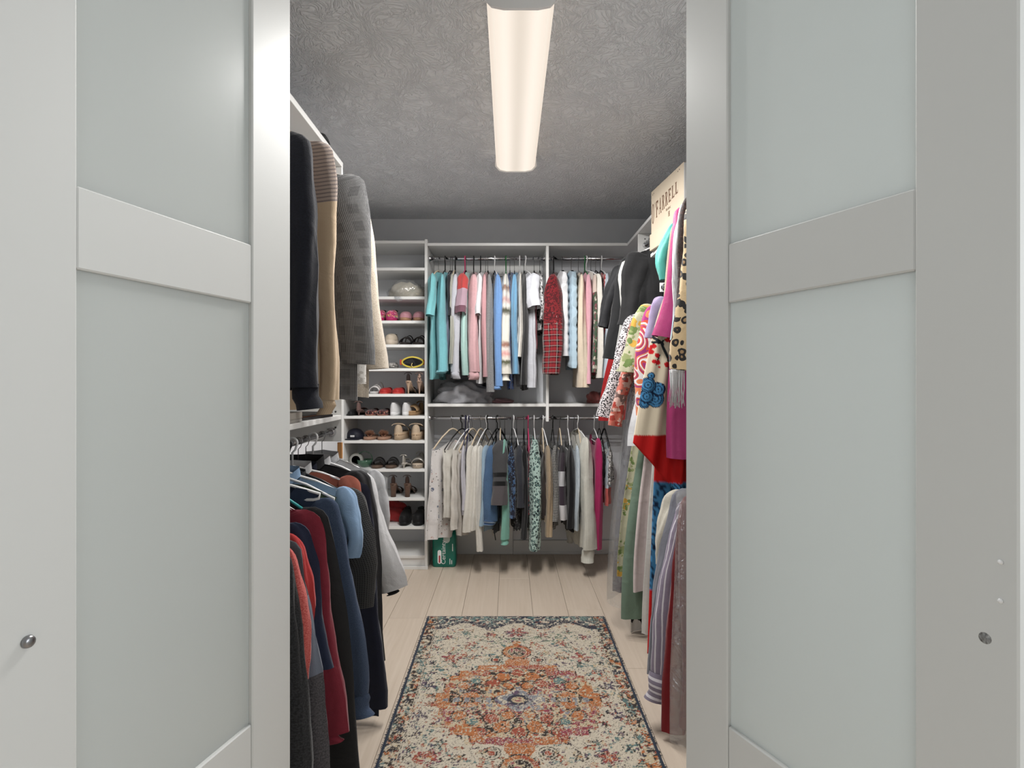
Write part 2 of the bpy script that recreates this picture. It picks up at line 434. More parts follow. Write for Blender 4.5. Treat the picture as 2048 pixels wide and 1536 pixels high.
# ------------------------------------------------------------------ ceiling light
lt = empty('ceiling_light', (.036, 2.30, ZC), 0, 'long white fluorescent ceiling light with a glowing wraparound lens', 'ceiling light')
LY0, LY1 = 1.66 - 2.30, 2.945 - 2.30
MB().box(-.10, .10, LY0, LY1, -.022, -.0005, .002).build('housing', M['white_plastic'], lt)
poly = [(-.105, -.022), (-.100, -.050), (-.082, -.068), (-.050, -.075), (.050, -.075), (.082, -.068), (.100, -.050), (.105, -.022)]
MB().prism(poly, LY0 + .006, LY1 - .006).build('lens', M['lens'], lt)
pe = [(-.110, -.004), (-.110, -.050), (-.088, -.073), (-.052, -.080), (.052, -.080), (.088, -.073), (.110, -.050), (.110, -.004)]
for a in (LY0 - .004, LY1 - .006):
    MB().prism(pe, a, a + .010).build('end_cap', M['white_plastic'], lt)
for xx in (-.05, .05):
    for i in range(5):
        sp = bpy.data.lights.new('tube_lamp', 'SPOT'); sp.energy = TUBE_W * 6; sp.color = (1.0, .98, .955)
        sp.spot_size = math.radians(178); sp.spot_blend = .6; sp.shadow_soft_size = .0
        so = bpy.data.objects.new('tube_lamp', sp); so.location = (xx, LY0 + .12 + i * (LY1 - LY0 - .24) / 4, -.085)
        COL.objects.link(so); so.parent = lt
# ------------------------------------------------------------------ shelving
T = .019
mel = M['melamine']
YU = 3.71                      # front plane of the units on the end wall
XT0, XT1 = XL + .002, -.545    # shoe tower
tw = empty('shoe_tower', ((XT0 + XT1) / 2, YU, 0), 0, 'tall white shoe tower with eleven shelves in the far left corner', 'shelf unit')
ox = (XT0 + XT1) / 2
def part(par, name, x0, x1, y0, y1, z0, z1, mat=None, ch=.0012):
    p = par.location
    return MB().box(x0 - p.x, x1 - p.x, y0 - p.y, y1 - p.y, z0 - p.z, z1 - p.z, ch).build(name, mat or mel, par)
part(tw, 'side_panel', XT1 - T, XT1, YU, YB - .003, 0, 2.205)
part(tw, 'side_panel', XT0, XT0 + T, YU, YB - .003, 0, 2.205)
SHELF = [2.196, 2.015, 1.822, 1.661, 1.501, 1.342, 1.170, 1.023, .859, .668, .475, .284]
for z in SHELF:
    part(tw, 'shelf', XT0 + T + .0005, XT1 - T - .0005, YU + .001, YB - .004, z - T, z)
part(tw, 'shelf', XT0 + T + .0005, XT1 - T - .0005, YU + .001, YB - .004, .09 - T, .09)
part(tw, 'kick_board', XT0 + T + .0005, XT1 - T - .0005, YU + .012, YU + .028, 0, .09 - T - .0005)
part(tw, 'shoe_moulding', XT0 + T, XT1 + .004, YU - .012, YU - .0005, 0, .02)

un = empty('closet_unit', (.3, YU, 0), 0, 'white double hanging unit with divider across the end wall', 'shelf unit')
XD = .257
part(un, 'top_shelf', XT1 + .0005, XR - .002, YU, YB - .003, 2.18 - T, 2.18)
part(un, 'divider', XD - T / 2, XD + T / 2, YU + .001, YB - .003, .985, 2.18 - T - .0005)
part(un, 'middle_shelf', XT1 + .0005, XD - T / 2 - .0005, YU + .002, YB - .003, 1.104 - T, 1.104)
part(un, 'middle_shelf', XD + T / 2 + .0005, XR - .002, YU + .002, YB - .003, 1.104 - T, 1.104)
part(un, 'back_panel', XT1 + .002, .028, YB - .022, YB - .004, .001, .40)
part(un, 'cleat', XT1 + .002, XD - T, YB - .022, YB - .003, 2.02, 2.10)

lu = empty('closet_unit', (-.9, 1.9, 0), 0, 'white hanging unit along the left wall with top and middle shelves', 'shelf unit')
XLF = -.722
part(lu, 'top_shelf', XL + .002, XLF, YF1 + .002, 2.415, 2.2 - .024, 2.2)
part(lu, 'end_panel', XL + .002, XLF, 2.395, 2.395 + T, .99, 2.2 - .0245)
part(lu, 'middle_shelf', XL + .002, XLF - .002, YF1 + .002, 2.3945, 1.104 - T, 1.104)
for z in (1.118, 1.05):
    MB().lathe([(.0001, 0), (.004, 0), (.004, .003), (.0001, .0032)], (0, 0, 0), 8, 'y').build('shelf_pin', M['black_plastic'], lu, True, (XLF - .026 + .9, 2.392 - 1.9, z))
ply = MB().box(-.010, .010, -.006, .006, -.07, .0, .001).build('plywood_cleat', M['ply'], lu, False, (XLF - .01 + .9, 2.404 - 1.9, .985))

ru = empty('closet_unit', (1.0, 1.9, 0), 0, 'white hanging unit along the right wall next to the doorway', 'shelf unit')
XRF = .79
part(ru, 'top_shelf', XRF, XR - .002, YF1 + .002, 2.455, 2.2 - .024, 2.2)
part(ru, 'end_panel', XRF, XR - .002, 2.435, 2.435 + T, .99, 2.2 - .0245)
part(ru, 'middle_shelf', XRF + .002, XR - .002, YF1 + .002, 2.078, 1.104 - T, 1.104)
part(ru, 'rod_bracket', XRF + .02, XR - .002, 2.0704, 2.078, .985, 1.104 - T - .0005)
rf = empty('closet_unit', (1.0, 3.2, 0), 0, 'white shelf and end panel in the far right corner above black blouses', 'shelf unit')
part(rf, 'top_shelf', XRF, XR - .002, 2.99, YU - .001, 2.18 - T, 2.18)
part(rf, 'end_panel', XRF + .005, XR - .002, 3.41, 3.41 + T, 1.9, 2.18 - T - .0005)
MB().lathe([(.0001, 0), (.004, 0), (.004, .002), (.0001, .0022)], (0, 0, 0), 8, 'y').build('shelf_pin', M['black_plastic'], rf, True, (.835 - 1.0, 3.408 - 3.2, 2.128))
bs = empty('bracket_shelf', (1.0, 2.7, 1.93), 0, 'short white shelf that carries the hat box on the right', 'shelf')
part(bs, 'board', XRF - .035, XR - .002, 2.456, 2.96, 1.912, 1.93)
for yy in (2.49, 2.93):
    MB().box(-.12, .142, -.008, .008, -.10, -.0185, .001).build('bracket', mel, bs, False, (0, yy - 2.7, 0))

def rod(a, b, label):
    a, b = Vector(a), Vector(b); d = b - a
    r = empty('hanging_rod', a, 0, label, 'rod')
    ax = 'x' if abs(d.x) > abs(d.y) else 'y'
    L = d.length
    MB().lathe([(.0001, 0), (.0125, 0), (.0125, L), (.0001, L)], (0, 0, 0), 20, ax).build('pole', M['chrome'], r, True)
    for e, s_ in ((0, 1), (L, -1)):
        q = [(.0001, e), (.020, e), (.020, e + s_ * .006), (.0155, e + s_ * .012), (.0155, e + s_ * .018), (.0128, e + s_ * .018)]
        MB().lathe(q, (0, 0, 0), 16, ax).build('socket', M['chrome'], r, True)
    return r
YR = 3.78
ZU, ZL = 2.09, 1.005
XLR, XRR = -.765, .84
rod((XT1 + .0005, YR, ZU), (XD - T / 2 - .0005, YR, ZU), 'chrome rod of pastel shirts under the top shelf, left of the divider')
rod((XD + T / 2 + .0005, YR, ZU), (XR - .001, YR, ZU), 'chrome rod of vests and plaid under the top shelf, right of the divider')
rod((XT1 + .0005, YR, ZL), (XD - T / 2 - .0005, YR, ZL), 'chrome rod under the middle shelf, left of the divider')
rod((XD + T / 2 + .0005, YR, ZL), (XR - .001, YR, ZL), 'chrome rod under the middle shelf, right of the divider')
rod((XLR, YF1 + .001, ZU), (XLR, 2.394, ZU), 'upper rod of blazers and sweaters on the left')
rod((XLR, YF1 + .001, 1.03), (XLR, 2.394, 1.03), 'lower rod of shirts and polos on the left')
rod((XRR, YF1 + .001, 2.03), (XRR, 2.434, 2.03), 'upper rod on the right, near the doorway')
rod((XRR, YF1 + .001, 1.03), (XRR, 2.07, 1.03), 'lower rod on the right, near the doorway')
rod((XRR, 2.456, 1.76), (XRR, 3.0, 1.76), 'rod of long dresses below the hat box')
rod((XRR, 3.0 + .004, ZU), (XRR, 3.409, ZU), 'rod of black blouses in the far right corner')
part(bs, 'end_plate', .815, XR - .002, 3.0002, 3.0036, 1.735, 1.785)
part(rf, 'end_plate', .815, XR - .002, 3.0002, 3.0036, 2.065, 2.115)

# ------------------------------------------------------------------ hangers and garments
def hanger(loc, yaw, Wd, drop, kind, label, nb=.085):
    hm = {'white': M['white_plastic'], 'black': M['black_plastic'], 'velvet': M['black_velvet'], 'wire': M['wire'], 'teal': M['teal_plastic'],
          'navy': M['navy_plastic'], 'pink': M['pink_plastic'], 'green': M['green_plastic'], 'wood': M['cream_wood']}[kind]
    r = {'wire': .0018, 'velvet': .0038, 'wood': .006}.get(kind, .0048)
    h = empty('clothes_hanger', loc, yaw, label, 'hanger', 'hangers on the closet rods')
    R = .0125 + .0008 + (r if kind in ('white', 'teal', 'pink', 'green', 'navy', 'black') else .0016)
    hr = r * .8 if kind in ('white', 'teal', 'pink', 'green', 'navy', 'black') else .0016
    # the hook lies across the rod: it goes over the top
    pts = [(R * math.cos(math.radians(a)), 0, R * math.sin(math.radians(a))) for a in range(200, -41, -24)]
    pts += [(R * .55, 0, -R * 1.35), (0, 0, -R * 1.9), (0, 0, -nb)]
    MB().tube(pts, hr, 6).build('hook', M['zinc'] if kind in ('wire', 'velvet', 'wood') else hm, h, True)
    w = Wd - .012; zt = -nb - drop - .004
    f = [(-w, 0, zt), (-w * .55, 0, -nb - drop * .42), (-w * .16, 0, -nb - .004), (0, 0, -nb + .003), (w * .16, 0, -nb - .004), (w * .55, 0, -nb - drop * .42), (w, 0, zt), (w - .004, 0, zt - .014), (w - .02, 0, zt - .018), (-w + .02, 0, zt - .018), (-w + .004, 0, zt - .014), (-w, 0, zt)]
    MB().tube(f, r, 6, False, .7).build('frame', hm, h, True)
    return h

def body_mesh(Wd, drop, L, hemW, th, neck, rnd, dip=.05, folds=3, amp=.010, sway=0, waist=0, nc=44, nr=26, hemwave=.010, ragged=0, arm=0, dipb=None):
    ph = [rnd.uniform(0, 6.28) for _ in range(6)]
    v, uv, f = [], [], []
    for j in range(nr + 1):
        t = j / nr; t = t ** 1.15
        for i in range(nc + 1):
            a = 2 * math.pi * i / nc + math.pi / 2
            c, s = math.cos(a), math.sin(a)
            cs = math.copysign(abs(c) ** .75, c)
            hw = Wd + (hemW - Wd) * smooth(0, 1, t) - waist * math.sin(math.pi * min(1, t)) - arm * math.exp(-((t - .16) / .12) ** 2)
            x = hw * cs
            xr = cs * Wd
            b = th * (.22 + .78 * smooth(0, .16, t)) * (1 - .25 * smooth(.6, 1, abs(cs)))
            nk = max(0, 1 - (xr / neck) ** 2) if neck > 0 else 0
            b += .022 * nk * (1 - smooth(0, .15, t))
            y = b * math.copysign(abs(s) ** .8, s)
            fa = amp * (.15 + .85 * smooth(.1, .9, t))
            y += fa * (math.sin(folds * math.pi * cs + ph[0] + .6 * t) + .5 * math.sin(folds * 1.9 * math.pi * cs + ph[1]) + .35 * math.sin(folds * 4.1 * math.pi * cs + ph[4] + 2 * t)) + amp * .18 * math.sin(26 * t + 6 * cs + ph[5])
            x += fa * .4 * math.sin(5 * t + ph[2]) + sway * smooth(0, 1, t)
            zt = -drop * (abs(xr) / Wd) ** 1.25 - (dip if s < 0 else (dip * .25 if dipb is None else dipb)) * nk ** (1 if dipb is None else .5)
            zb = -L + hemwave * math.sin(3 * cs + ph[3]) + (ragged * math.sin(19 * a + ph[4]) if j == nr else 0)
            z = zt + (zb - zt) * t
            v.append((x, y, z)); uv.append((x if s < 0 else x + 1.3, -z))
    n = nc + 1
    f = [(j * n + i, j * n + i + 1, (j + 1) * n + i + 1, (j + 1) * n + i) for j in range(nr) for i in range(nc)]
    return v, f, uv

def sleeve_mesh(P0, P1, ra, rb0, rb1, rnd, n=18, m=20, bow=.02, amp=.004, flare=0, ruffle=0, head=1):
    """P0 shoulder, P1 end of sleeve; ra half thickness across the shoulder line, rb half width along it"""
    P0, P1 = Vector(P0), Vector(P1)
    d = P1 - P0; sg = 1 if P0.x >= 0 else -1
    ph = [rnd.uniform(0, 6.28) for _ in range(4)]
    v, uv = [], []
    Lg = d.length
    for j in range(m + 1):
        t = (j / m) ** (1.5 if head else 1.0)
        hd = math.sqrt(max(.0, 1 - (1 - min(1, t * Lg / .05)) ** 2)) * .96 + .04 if head else 1
        c = P0 + d * t + Vector((sg * bow * math.sin(math.pi * t) , 0, 0)) + Vector((sg * .012 * math.sin(6 * t + ph[0]), .008 * math.sin(5 * t + ph[1]), 0)) * t
        dz = Vector((d.x / Lg + sg * bow * math.pi * math.cos(math.pi * t) / Lg, 0, d.z / Lg)).normalized()
        e1 = Vector((-dz.z, 0, dz.x)); e2 = Vector((0, 1, 0))
        rb = hd * (rb0 + (rb1 - rb0) * smooth(0, .75, t)) + flare * t * t
        raa = hd * ra * (.55 + .45 * smooth(0, .2, t)) + flare * .6 * t * t
        for k in range(n + 1):
            a = 2 * math.pi * k / n
            w = 1 + amp / .03 * (math.sin(3 * a + ph[2] + 2.5 * t) * .7 + .38 * math.sin(2 * a + 7 * t + ph[3]) + .45 * math.sin(5 * a + ph[0] + 4 * t) + .18 * math.sin(a * 2 + 27 * t + ph[1])) + (ruffle * math.sin(7 * a + ph[0]) * smooth(.86, 1, t))
            p = c + e1 * math.cos(a) * rb * w + e2 * math.sin(a) * raa * w
            if j == 0: p += dz * (-abs(math.cos(a)) * 0.0)
            v.append(p[:]); uv.append((a * (rb + raa) * .5, t * Lg))
    q = n + 1
    f = [(j * q + k, j * q + k + 1, (j + 1) * q + k + 1, (j + 1) * q + k) for j in range(m) for k in range(n)]
    v.append(tuple(P0)); uv.append((0, 0)); c0 = len(v) - 1
    f += [(k + 1, k, c0) for k in range(n)]
    return v, f, uv

def short(label):
    w = label.split()[:8]
    while w[-1] in ('with', 'a', 'the', 'of', 'and', 'in', 'on', 'by', 'beside', 'behind', 'to', 'at', 'below', 'under', 'between', 'over', 'or', 'its', 'first', 'left', 'right', 'upper', 'lower', 'next', 'hung', 'hanging', 'long', 'short', 'black', 'white', 'than', 'two', 'one', 'right', 'against', 'long', 'right', 'squeezed', 'tucked', 'from', 'mostly', 'wide', 'ribbed', 'cuff', 'narrow', 'hidden', 'lowest', 'nearest', 'far', 'deep', 'showing'): w.pop()
    return ' '.join(w)
GN = [0]
def garment(name, label, cat, loc, yaw, mat, Wd=.2, drop=.07, L=.65, hemW=.2, th=.014, neck=.07, dip=.05, sl=None, smat=None, cuff=None, collar=None,
            hk='velvet', hl=None, folds=3, amp=.010, sway=0, waist=0, nb=.085, group=None, buttons=None, ragged=0, arm=0, hemband=None, hres=(56, 30), lapel=None, puff=0, dipb=None, vis=1):
    GN[0] += 1
    rnd = random.Random(GN[0] * 17 + 3)
    g = empty(name, (loc[0], loc[1], loc[2] - nb), yaw, label, cat, group)
    v, f, uv = body_mesh(Wd, drop, L, hemW, th, neck, rnd, dip, folds, amp, sway, waist, hres[0], hres[1], .011, ragged, arm, dipb)
    if puff:
        v = [(x, y + (.5 + .5 * abs(math.sin(z * math.pi / puff))) * .016 * (1 if y > 0 else -1), z) for (x, y, z) in v]
    bo = MB().add(v, f, uv).build('body', mat, g, True, None, False)
    if hemband:
        nn = len(v); w = hres[0] + 1
        rows = [v[(hres[1] - 1) * w:hres[1] * w], v[hres[1] * w:(hres[1] + 1) * w]]
        hv = [(x * 1.012, y * 1.10, z) for (x, y, z) in rows[0]] + [(x * 1.012, y * 1.10, z - .004) for (x, y, z) in rows[1]]
        MB().add(hv, [(i, i + 1, w + i + 1, w + i) for i in range(w - 1)], [(p[0], -p[2]) for p in hv]).build('hem', hemband, g, True, None, False)
    if sl:
        for sd in (1, -1):
            P0 = (sd * (Wd - sl.get('rb0', .06) * .72), 0, -drop * .80 + .004)
            hid = sd != vis               # the sleeve on the wall side hangs close to the body
            P1 = (sd * (Wd + (min(sl['out'], -.012) if hid else sl['out'])), sl.get('fy', 0), -drop - sl['len'])
            v, f, uv = sleeve_mesh(P0, P1, sl.get('ra', .018) * (.5 if hid else 1), sl.get('rb0', .06) * (.8 if hid else 1), sl.get('rb', .04) * (.7 if hid else 1), rnd, bow=0 if hid else sl.get('bow', .02), amp=sl.get('amp', .0062), flare=sl.get('flare', 0), ruffle=sl.get('ruffle', 0))
            so = MB().add(v, f, uv).build('sleeve', smat or mat, g, True, None, False)
            if cuff:
                d = (Vector(P1) - Vector(P0)).normalized(); cl = cuff.get('h', .05)
                A = Vector(P1) - d * .006; B = A + d * cl
                cw = cuff.get('w', .92) * sl.get('rb', .04) * (.7 if hid else 1); ca = cuff.get('w', .92) * sl.get('ra', .018) * (.5 if hid else 1)
                v, f, uv = sleeve_mesh(A, B, ca * 1.05, cw, cw * .96, rnd, 18, 4, 0, .001, head=0)
                v = v[:-1]; f = f[:-18]; uv = uv[:-1]
                v = [tuple(Vector(p)) for p in v]
                MB().add(v, f, uv).build('cuff', cuff.get('mat') or smat or mat, so, True, None, False)
            if buttons:
                d = (Vector(P1) - Vector(P0)).normalized()
                for k in range(4):
                    p = Vector(P1) - d * (.022 + .021 * k) + Vector((sd * (sl.get('rb', .04) * .86), -sl.get('ra', .018) * .62, 0))
                    MB().lathe([(.0001, 0), (.0075, 0), (.0075, -.003), (.0045, -.004), (.0001, -.0035)], (0, 0, 0), 10, 'y').build('button', buttons, so, True, tuple(p))
    if collar:
        nw = neck * .95
        mb = MB(); n = 24; vv = []; uu = []
        hgt = collar.get('h', .035)
        for j in range(4):
            tt = j / 3
            for i in range(n + 1):
                a = 2 * math.pi * i / n
                x = nw * math.cos(a) * (1 + .05 * tt * collar.get('fl', 1))
                y = (.019 + .007 * tt * collar.get('fl', 1)) * math.sin(a)
                z = -drop * (abs(x) / Wd) ** 1.25 - (dip if y < 0 else dip * .25) * max(0, 1 - (x / neck) ** 2) + (hgt * (1 - tt) if collar.get('fold') is None else hgt * math.sin(math.pi * (.25 + .85 * tt)))
                vv.append((x, y, z)); uu.append((a * nw, -z))
        mb.add(vv, [(j * (n + 1) + i, j * (n + 1) + i + 1, (j + 1) * (n + 1) + i + 1, (j + 1) * (n + 1) + i) for j in range(3) for i in range(n)], uu)
        mb.build('collar', collar.get('mat') or mat, g, True, None, False)
    if lapel:
        for sd in (1, -1):
            poly = [(sd * .02, -.03), (sd * .075, -.015), (sd * .105, -.12), (sd * .085, -.13), (sd * .012, -.36)]
            mb = MB(); n = len(poly)
            fv = [(x, -th - .016 - .006 * (i % 2), z) for i, (x, z) in enumerate(poly)]; bv = [(x, y + .004, z) for (x, y, z) in fv]
            mb.add(fv + bv, [tuple(range(n)), tuple(range(n, 2 * n))[::-1]] + [(i, (i + 1) % n, n + (i + 1) % n, n + i) for i in range(n)])
            mb.build('lapel', lapel, g, False)
    if hk:
        hanger(loc, yaw, Wd, drop, hk, hl or ('%s hanger holding the %s' % ({'velvet': 'slim black velvet', 'wire': 'thin wire', 'white': 'white plastic', 'black': 'black plastic', 'teal': 'teal plastic', 'navy': 'dark blue plastic', 'pink': 'pink plastic', 'green': 'green plastic', 'wood': 'pale wooden'}[hk], short(label))), nb)
    return g

def facing(name, label, cat, rx, rz, Y, tip, send, hem, mat, rb=.04, rb0=None, ra=.018, hemW=None, nb=.085, **kw):
    """a garment on a rod that runs away from the viewer: its shoulder line lies across the view"""
    tx, tz = PX(tip[0], Y), PZ(tip[1], Y)
    Wd = max(.13, min(.27, abs(tx - rx)))
    drop = max(.03, (rz - nb) - tz)
    L = (rz - nb) - PZ(hem, Y)
    sg = 1 if rx < 0 else -1
    sl = None
    so = kw.pop('slx', {})
    if send:
        ex, ez = PX(send[0], Y), PZ(send[1], Y)
        sl = dict(out=sg * (ex - rx) - Wd, len=(rz - nb - drop) - ez, rb=rb, rb0=rb0 or min(.075, rb * 1.5), ra=ra); sl.update(so)
    yaw = kw.pop('yaw', 0)
    return garment(name, label, cat, (rx, Y, rz), yaw, mat, Wd, drop, L, hemW or Wd * .95, nb=nb, sl=sl, vis=sg, **kw)

def side_on(name, label, cat, rz, x0, x1, ys, yh, mat, dy=0, Wd=.195, drop=.07, fwd=0, nb=.085, ragged=0, rbk=None, yt=None, **kw):
    """a garment on a rod of the end wall: the viewer looks along its shoulder line; x0..x1, ys and yh are measured where its near edge hangs"""
    Yf = 3.78 - Wd * math.cos(dy) - fwd - .01
    X = PX((x0 + x1) / 2, Yf); ra = (x1 - x0) / 2 * Yf / F
    L = (rz - nb) - PZ(yh, Yf)
    sl = None
    if ys:
        sl = dict(out=kw.pop('out', .012), len=(rz - nb - drop) - PZ(ys, Yf), rb=kw.pop('rb', .034), rb0=.055, ra=max(.012, ra * .94), bow=kw.pop('bow', .012))
        sl.update(kw.pop('slx', {}))
    th = kw.pop('th', max(.010, min(.026, ra * (.75 if ys else .95))))
    return garment(name, label, cat, (X - Wd * math.sin(dy), 3.78, rz), -math.pi / 2 + dy, mat, Wd, drop, L, kw.pop('hemW', Wd * .93), th=th, sl=sl, nb=nb, ragged=ragged, **kw)
R_ = math.radians
btn = plain('button_horn', (30, 26, 24), .3)
# ---- left, upper rod
G1 = 'clothes on the upper left rod'
navyk = fab((22, 25, 38), 'melange', (16, 18, 28), sc=.8)
facing('sweater', 'dark navy knit sweater with ribbed cuffs nearest the left door', 'sweater', XLR, ZU, 1.50, (600, 285), (611, 775), 788, navyk, rb=.042, rb0=.085, ra=.03, th=.024, collar=dict(h=.02), cuff=dict(h=.065, w=.86), group=G1, hk='velvet', hemW=.2)
facing('knit_top', 'terracotta knit top mostly hidden behind the navy sweater', 'top', XLR, ZU, 1.575, (596, 268), None, 770, fab((176, 120, 98), 'rib', (186, 160, 128)), group=G1, hk='wood', dip=.02)
facing('sweater', 'tan sweater with striped taupe yoke beside the grey blazer', 'sweater', XLR, ZU, 1.66, (646, 292), (652, 800), 812,
       fab((196, 172, 140), 'stripe_h', (132, 118, 114), sc=1.9, L=.85, bands=dict(stops=[(0, (196, 170, 138)), (1, (196, 170, 138))], keep=.28)), rb=.028, rb0=.075, ra=.022, th=.022, collar=dict(h=.02), cuff=dict(h=.05, w=.85, mat=fab((196, 170, 138), 'stripe_v', (180, 152, 122), sc=4)), group=G1,
       smat=fab((170, 152, 140), 'stripe_h', (128, 114, 110), sc=2.2, L=.72, bands=dict(stops=[(0, (198, 172, 140)), (1, (198, 172, 140))], keep=.27)), hk='wood')
glen = fab((58, 58, 60), 'glen', (150, 150, 150), rough=.9, sc=1.4)
facing('blazer', 'grey glen plaid wool blazer with dark cuff buttons', 'blazer', XLR, ZU, 1.95, (708, 358), (709, 728), 803, glen, rb=.060, rb0=.085, ra=.04, th=.034, neck=.085, dip=.09, lapel=glen, collar=dict(h=.03), buttons=btn, group=G1, hk='wood', slx=dict(bow=.03, amp=.002), hemW=.235, amp=.006)
facing('blouse', 'white lace blouse peeking out below the grey blazer sleeve', 'blouse', XLR, ZU, 2.08, (700, 385), (726, 768), 700, fab((232, 228, 222), 'spots', (200, 194, 186), sc=2.2, bump=.6), rb=.022, ra=.014, group=G1, hk='velvet')
oat = fab((206, 194, 176), 'melange', (182, 168, 150), sc=.7)
facing('blazer', 'oatmeal tweed blazer with brown cuff buttons behind the grey blazer', 'blazer', XLR, ZU, 2.24, (722, 420), (748, 738), 798, oat, rb=.050, rb0=.08, ra=.035, th=.03, neck=.085, dip=.09, lapel=oat, collar=dict(h=.03), buttons=btn, group=G1, hk='wood', slx=dict(bow=.02, amp=.002), hemW=.20, amp=.006)

# ---- left, lower rod
G2 = 'clothes on the lower left rod'
LZ = 1.03
facing('pullover', 'black heathered pullover lowest and nearest to the left door', 'pullover', XLR, LZ, 1.398, (572, 1120), (585, 1640), 1600, fab((50, 51, 54), 'melange', (26, 26, 28), sc=.6), rb=.035, ra=.016, group=G2, hk='black', amp=.006)
facing('shirt', 'coral melange athletic shirt with short sleeves', 'shirt', XLR, LZ, 1.425, (574, 1112), (602, 1362), 1580, fab((226, 112, 104), 'melange', (196, 70, 66), sc=.9), rb=.028, ra=.012, group=G2, hk='white', hemW=.15, collar=dict(h=.015))
facing('pullover', 'charcoal heather pullover with a slate blue panel on the sleeve', 'pullover', XLR, LZ, 1.465, (580, 1105), (642, 1650), 1640,
       fab((78, 76, 80), 'melange', (52, 51, 55), sc=.7), rb=.050, ra=.016, group=G2, hk='velvet',
       smat=fab((92, 88, 92), 'melange', (62, 60, 64), sc=.7, L=.73, bands=dict(stops=[(0, (62, 64, 70)), (.22, (108, 116, 132)), (1, (108, 116, 132))], keep=.50, flip=True)))
facing('shirt', 'bright red sports shirt wedged behind the coral one', 'shirt', XLR, LZ, 1.50, (590, 1092), (606, 1292), 1500, fab((200, 54, 54)), rb=.030, ra=.012, group=G2, hk='white', collar=dict(h=.018), hemW=.16)
facing('polo_shirt', 'navy polo shirt with long sleeves beside the burgundy one', 'shirt', XLR, LZ, 1.53, (600, 1066), (637, 1335), 1470, fab((30, 40, 66)), rb=.030, ra=.013, group=G2, hk='black', collar=dict(h=.02), hemW=.17)
facing('pullover', 'burgundy long sleeve pullover on the lower left rod', 'pullover', XLR, LZ, 1.575, (622, 1035), (656, 1466), 1430, fab((138, 34, 52)), rb=.040, rb0=.07, ra=.017, group=G2, hk='white', cuff=dict(h=.03, w=.85), collar=dict(h=.02))
facing('jacket', 'black jacket with puffed sleeves and teal hanger behind burgundy pullover', 'jacket', XLR, LZ, 1.63, (636, 1030), (690, 1545), 1520, fab((22, 23, 25), rough=.7), rb=.050, rb0=.07, ra=.02, group=G2, hk='teal', cuff=dict(h=.06, w=.8), collar=dict(h=.03), slx=dict(amp=.002))
facing('tank_top', 'dark blue sleeveless tank top with ribbed armhole', 'tank top', XLR, LZ, 1.685, (648, 985), None, 1330, fab((44, 58, 84)), hemW=.275, group=G2, hk='white', neck=.12, dip=.12, arm=.06, th=.016)
facing('sweatshirt', 'steel blue sweatshirt with a wide cuffed sleeve', 'sweatshirt', XLR, LZ, 1.735, (660, 1010), (716, 1395), 1380, fab((62, 78, 106), 'melange', (74, 90, 118)), rb=.034, ra=.016, group=G2, hk='velvet', cuff=dict(h=.06, w=1.05))
facing('tank_top', 'green camouflage tank top on a white hanger', 'tank top', XLR, LZ, 1.79, (676, 995), None, 1200, fab((66, 82, 60), 'camo', (86, 104, 74), (48, 58, 46)), hemW=.20, group=G2, hk='white', neck=.11, dip=.1, arm=.03)
facing('polo_shirt', 'light blue polo shirt with short sleeves', 'shirt', XLR, LZ, 1.85, (696, 985), (703, 1115), 1290, fab((142, 176, 214)), rb=.024, rb0=.042, ra=.016, th=.018, group=G2, hk='white', collar=dict(h=.035, fl=1.6), hemW=.21)
facing('t_shirt', 'charcoal mesh knit short sleeve shirt beside the light blue polo', 'shirt', XLR, LZ, 1.905, (706, 990), (729, 1215), 1360, fab((72, 72, 72), 'dots', (30, 30, 31), sc=2.6, bump=.7), rb=.045, rb0=.065, ra=.022, group=G2, hk='black', collar=dict(h=.02), hemW=.235, sway=.02)
facing('shirt', 'terracotta button shirt with white collar insert', 'shirt', XLR, LZ, 1.96, (700, 962), (722, 1090), 1290, fab((190, 104, 84)), rb=.028, ra=.014, group=G2, hk='white', collar=dict(h=.035, mat=fab((225, 225, 225))))
facing('robe', 'dark navy long robe hanging almost to the floor', 'robe', XLR, LZ, 2.015, (716, 975), (742, 1415), 1425, fab((26, 31, 52)), rb=.050, rb0=.07, ra=.02, group=G2, hk='velvet', hemW=.28, sway=.02, collar=dict(h=.03))
facing('jacket', 'black zip jacket in front of the white dress shirt', 'jacket', XLR, LZ, 2.09, (724, 948), (756, 1320), 1340, fab((34, 33, 36), rough=.7), rb=.032, rb0=.06, ra=.02, group=G2, hk='velvet', collar=dict(h=.04, fl=1.4), hemW=.24)
facing('dress_shirt', 'white dress shirt with a flared sleeve and black cuff lining', 'shirt', XLR, LZ, 2.165, (736, 955), (783, 1180), 1300, fab((214, 214, 216)), rb=.048, rb0=.06, ra=.024, group=G2, hk='white', collar=dict(h=.035, fl=1.5), cuff=dict(h=.02, w=.5, mat=fab((14, 14, 16))), slx=dict(flare=.0, bow=.0))
facing('dress_shirt', 'pale grey dry cleaned shirt on a wire hanger by the end panel', 'shirt', XLR, LZ, 2.27, (756, 950), (764, 1080), 1130, fab((190, 191, 194)), rb=.022, rb0=.04, ra=.018, group=G2, hk='wire', collar=dict(h=.035, fl=1.5))
def film_cover(loc, Wd, drop, L, hemW, label, th=.045, sway=0, yaw=0):
    rnd = random.Random(99)
    g = empty('plastic_cover', loc, yaw, label, 'garment bag')
    v, f, uv = body_mesh(Wd, drop, L, hemW, th, .012, rnd, .0, 4, .010, sway, 0, 44, 26, .012)
    MB().add(v, f, uv).build('film', M['film'], g, True, None, False)
    return g
film_cover((XLR, 2.27, LZ - .075), .268, .10, .40, .27, 'clear dry cleaning plastic draped over the pale grey shirt', .032)

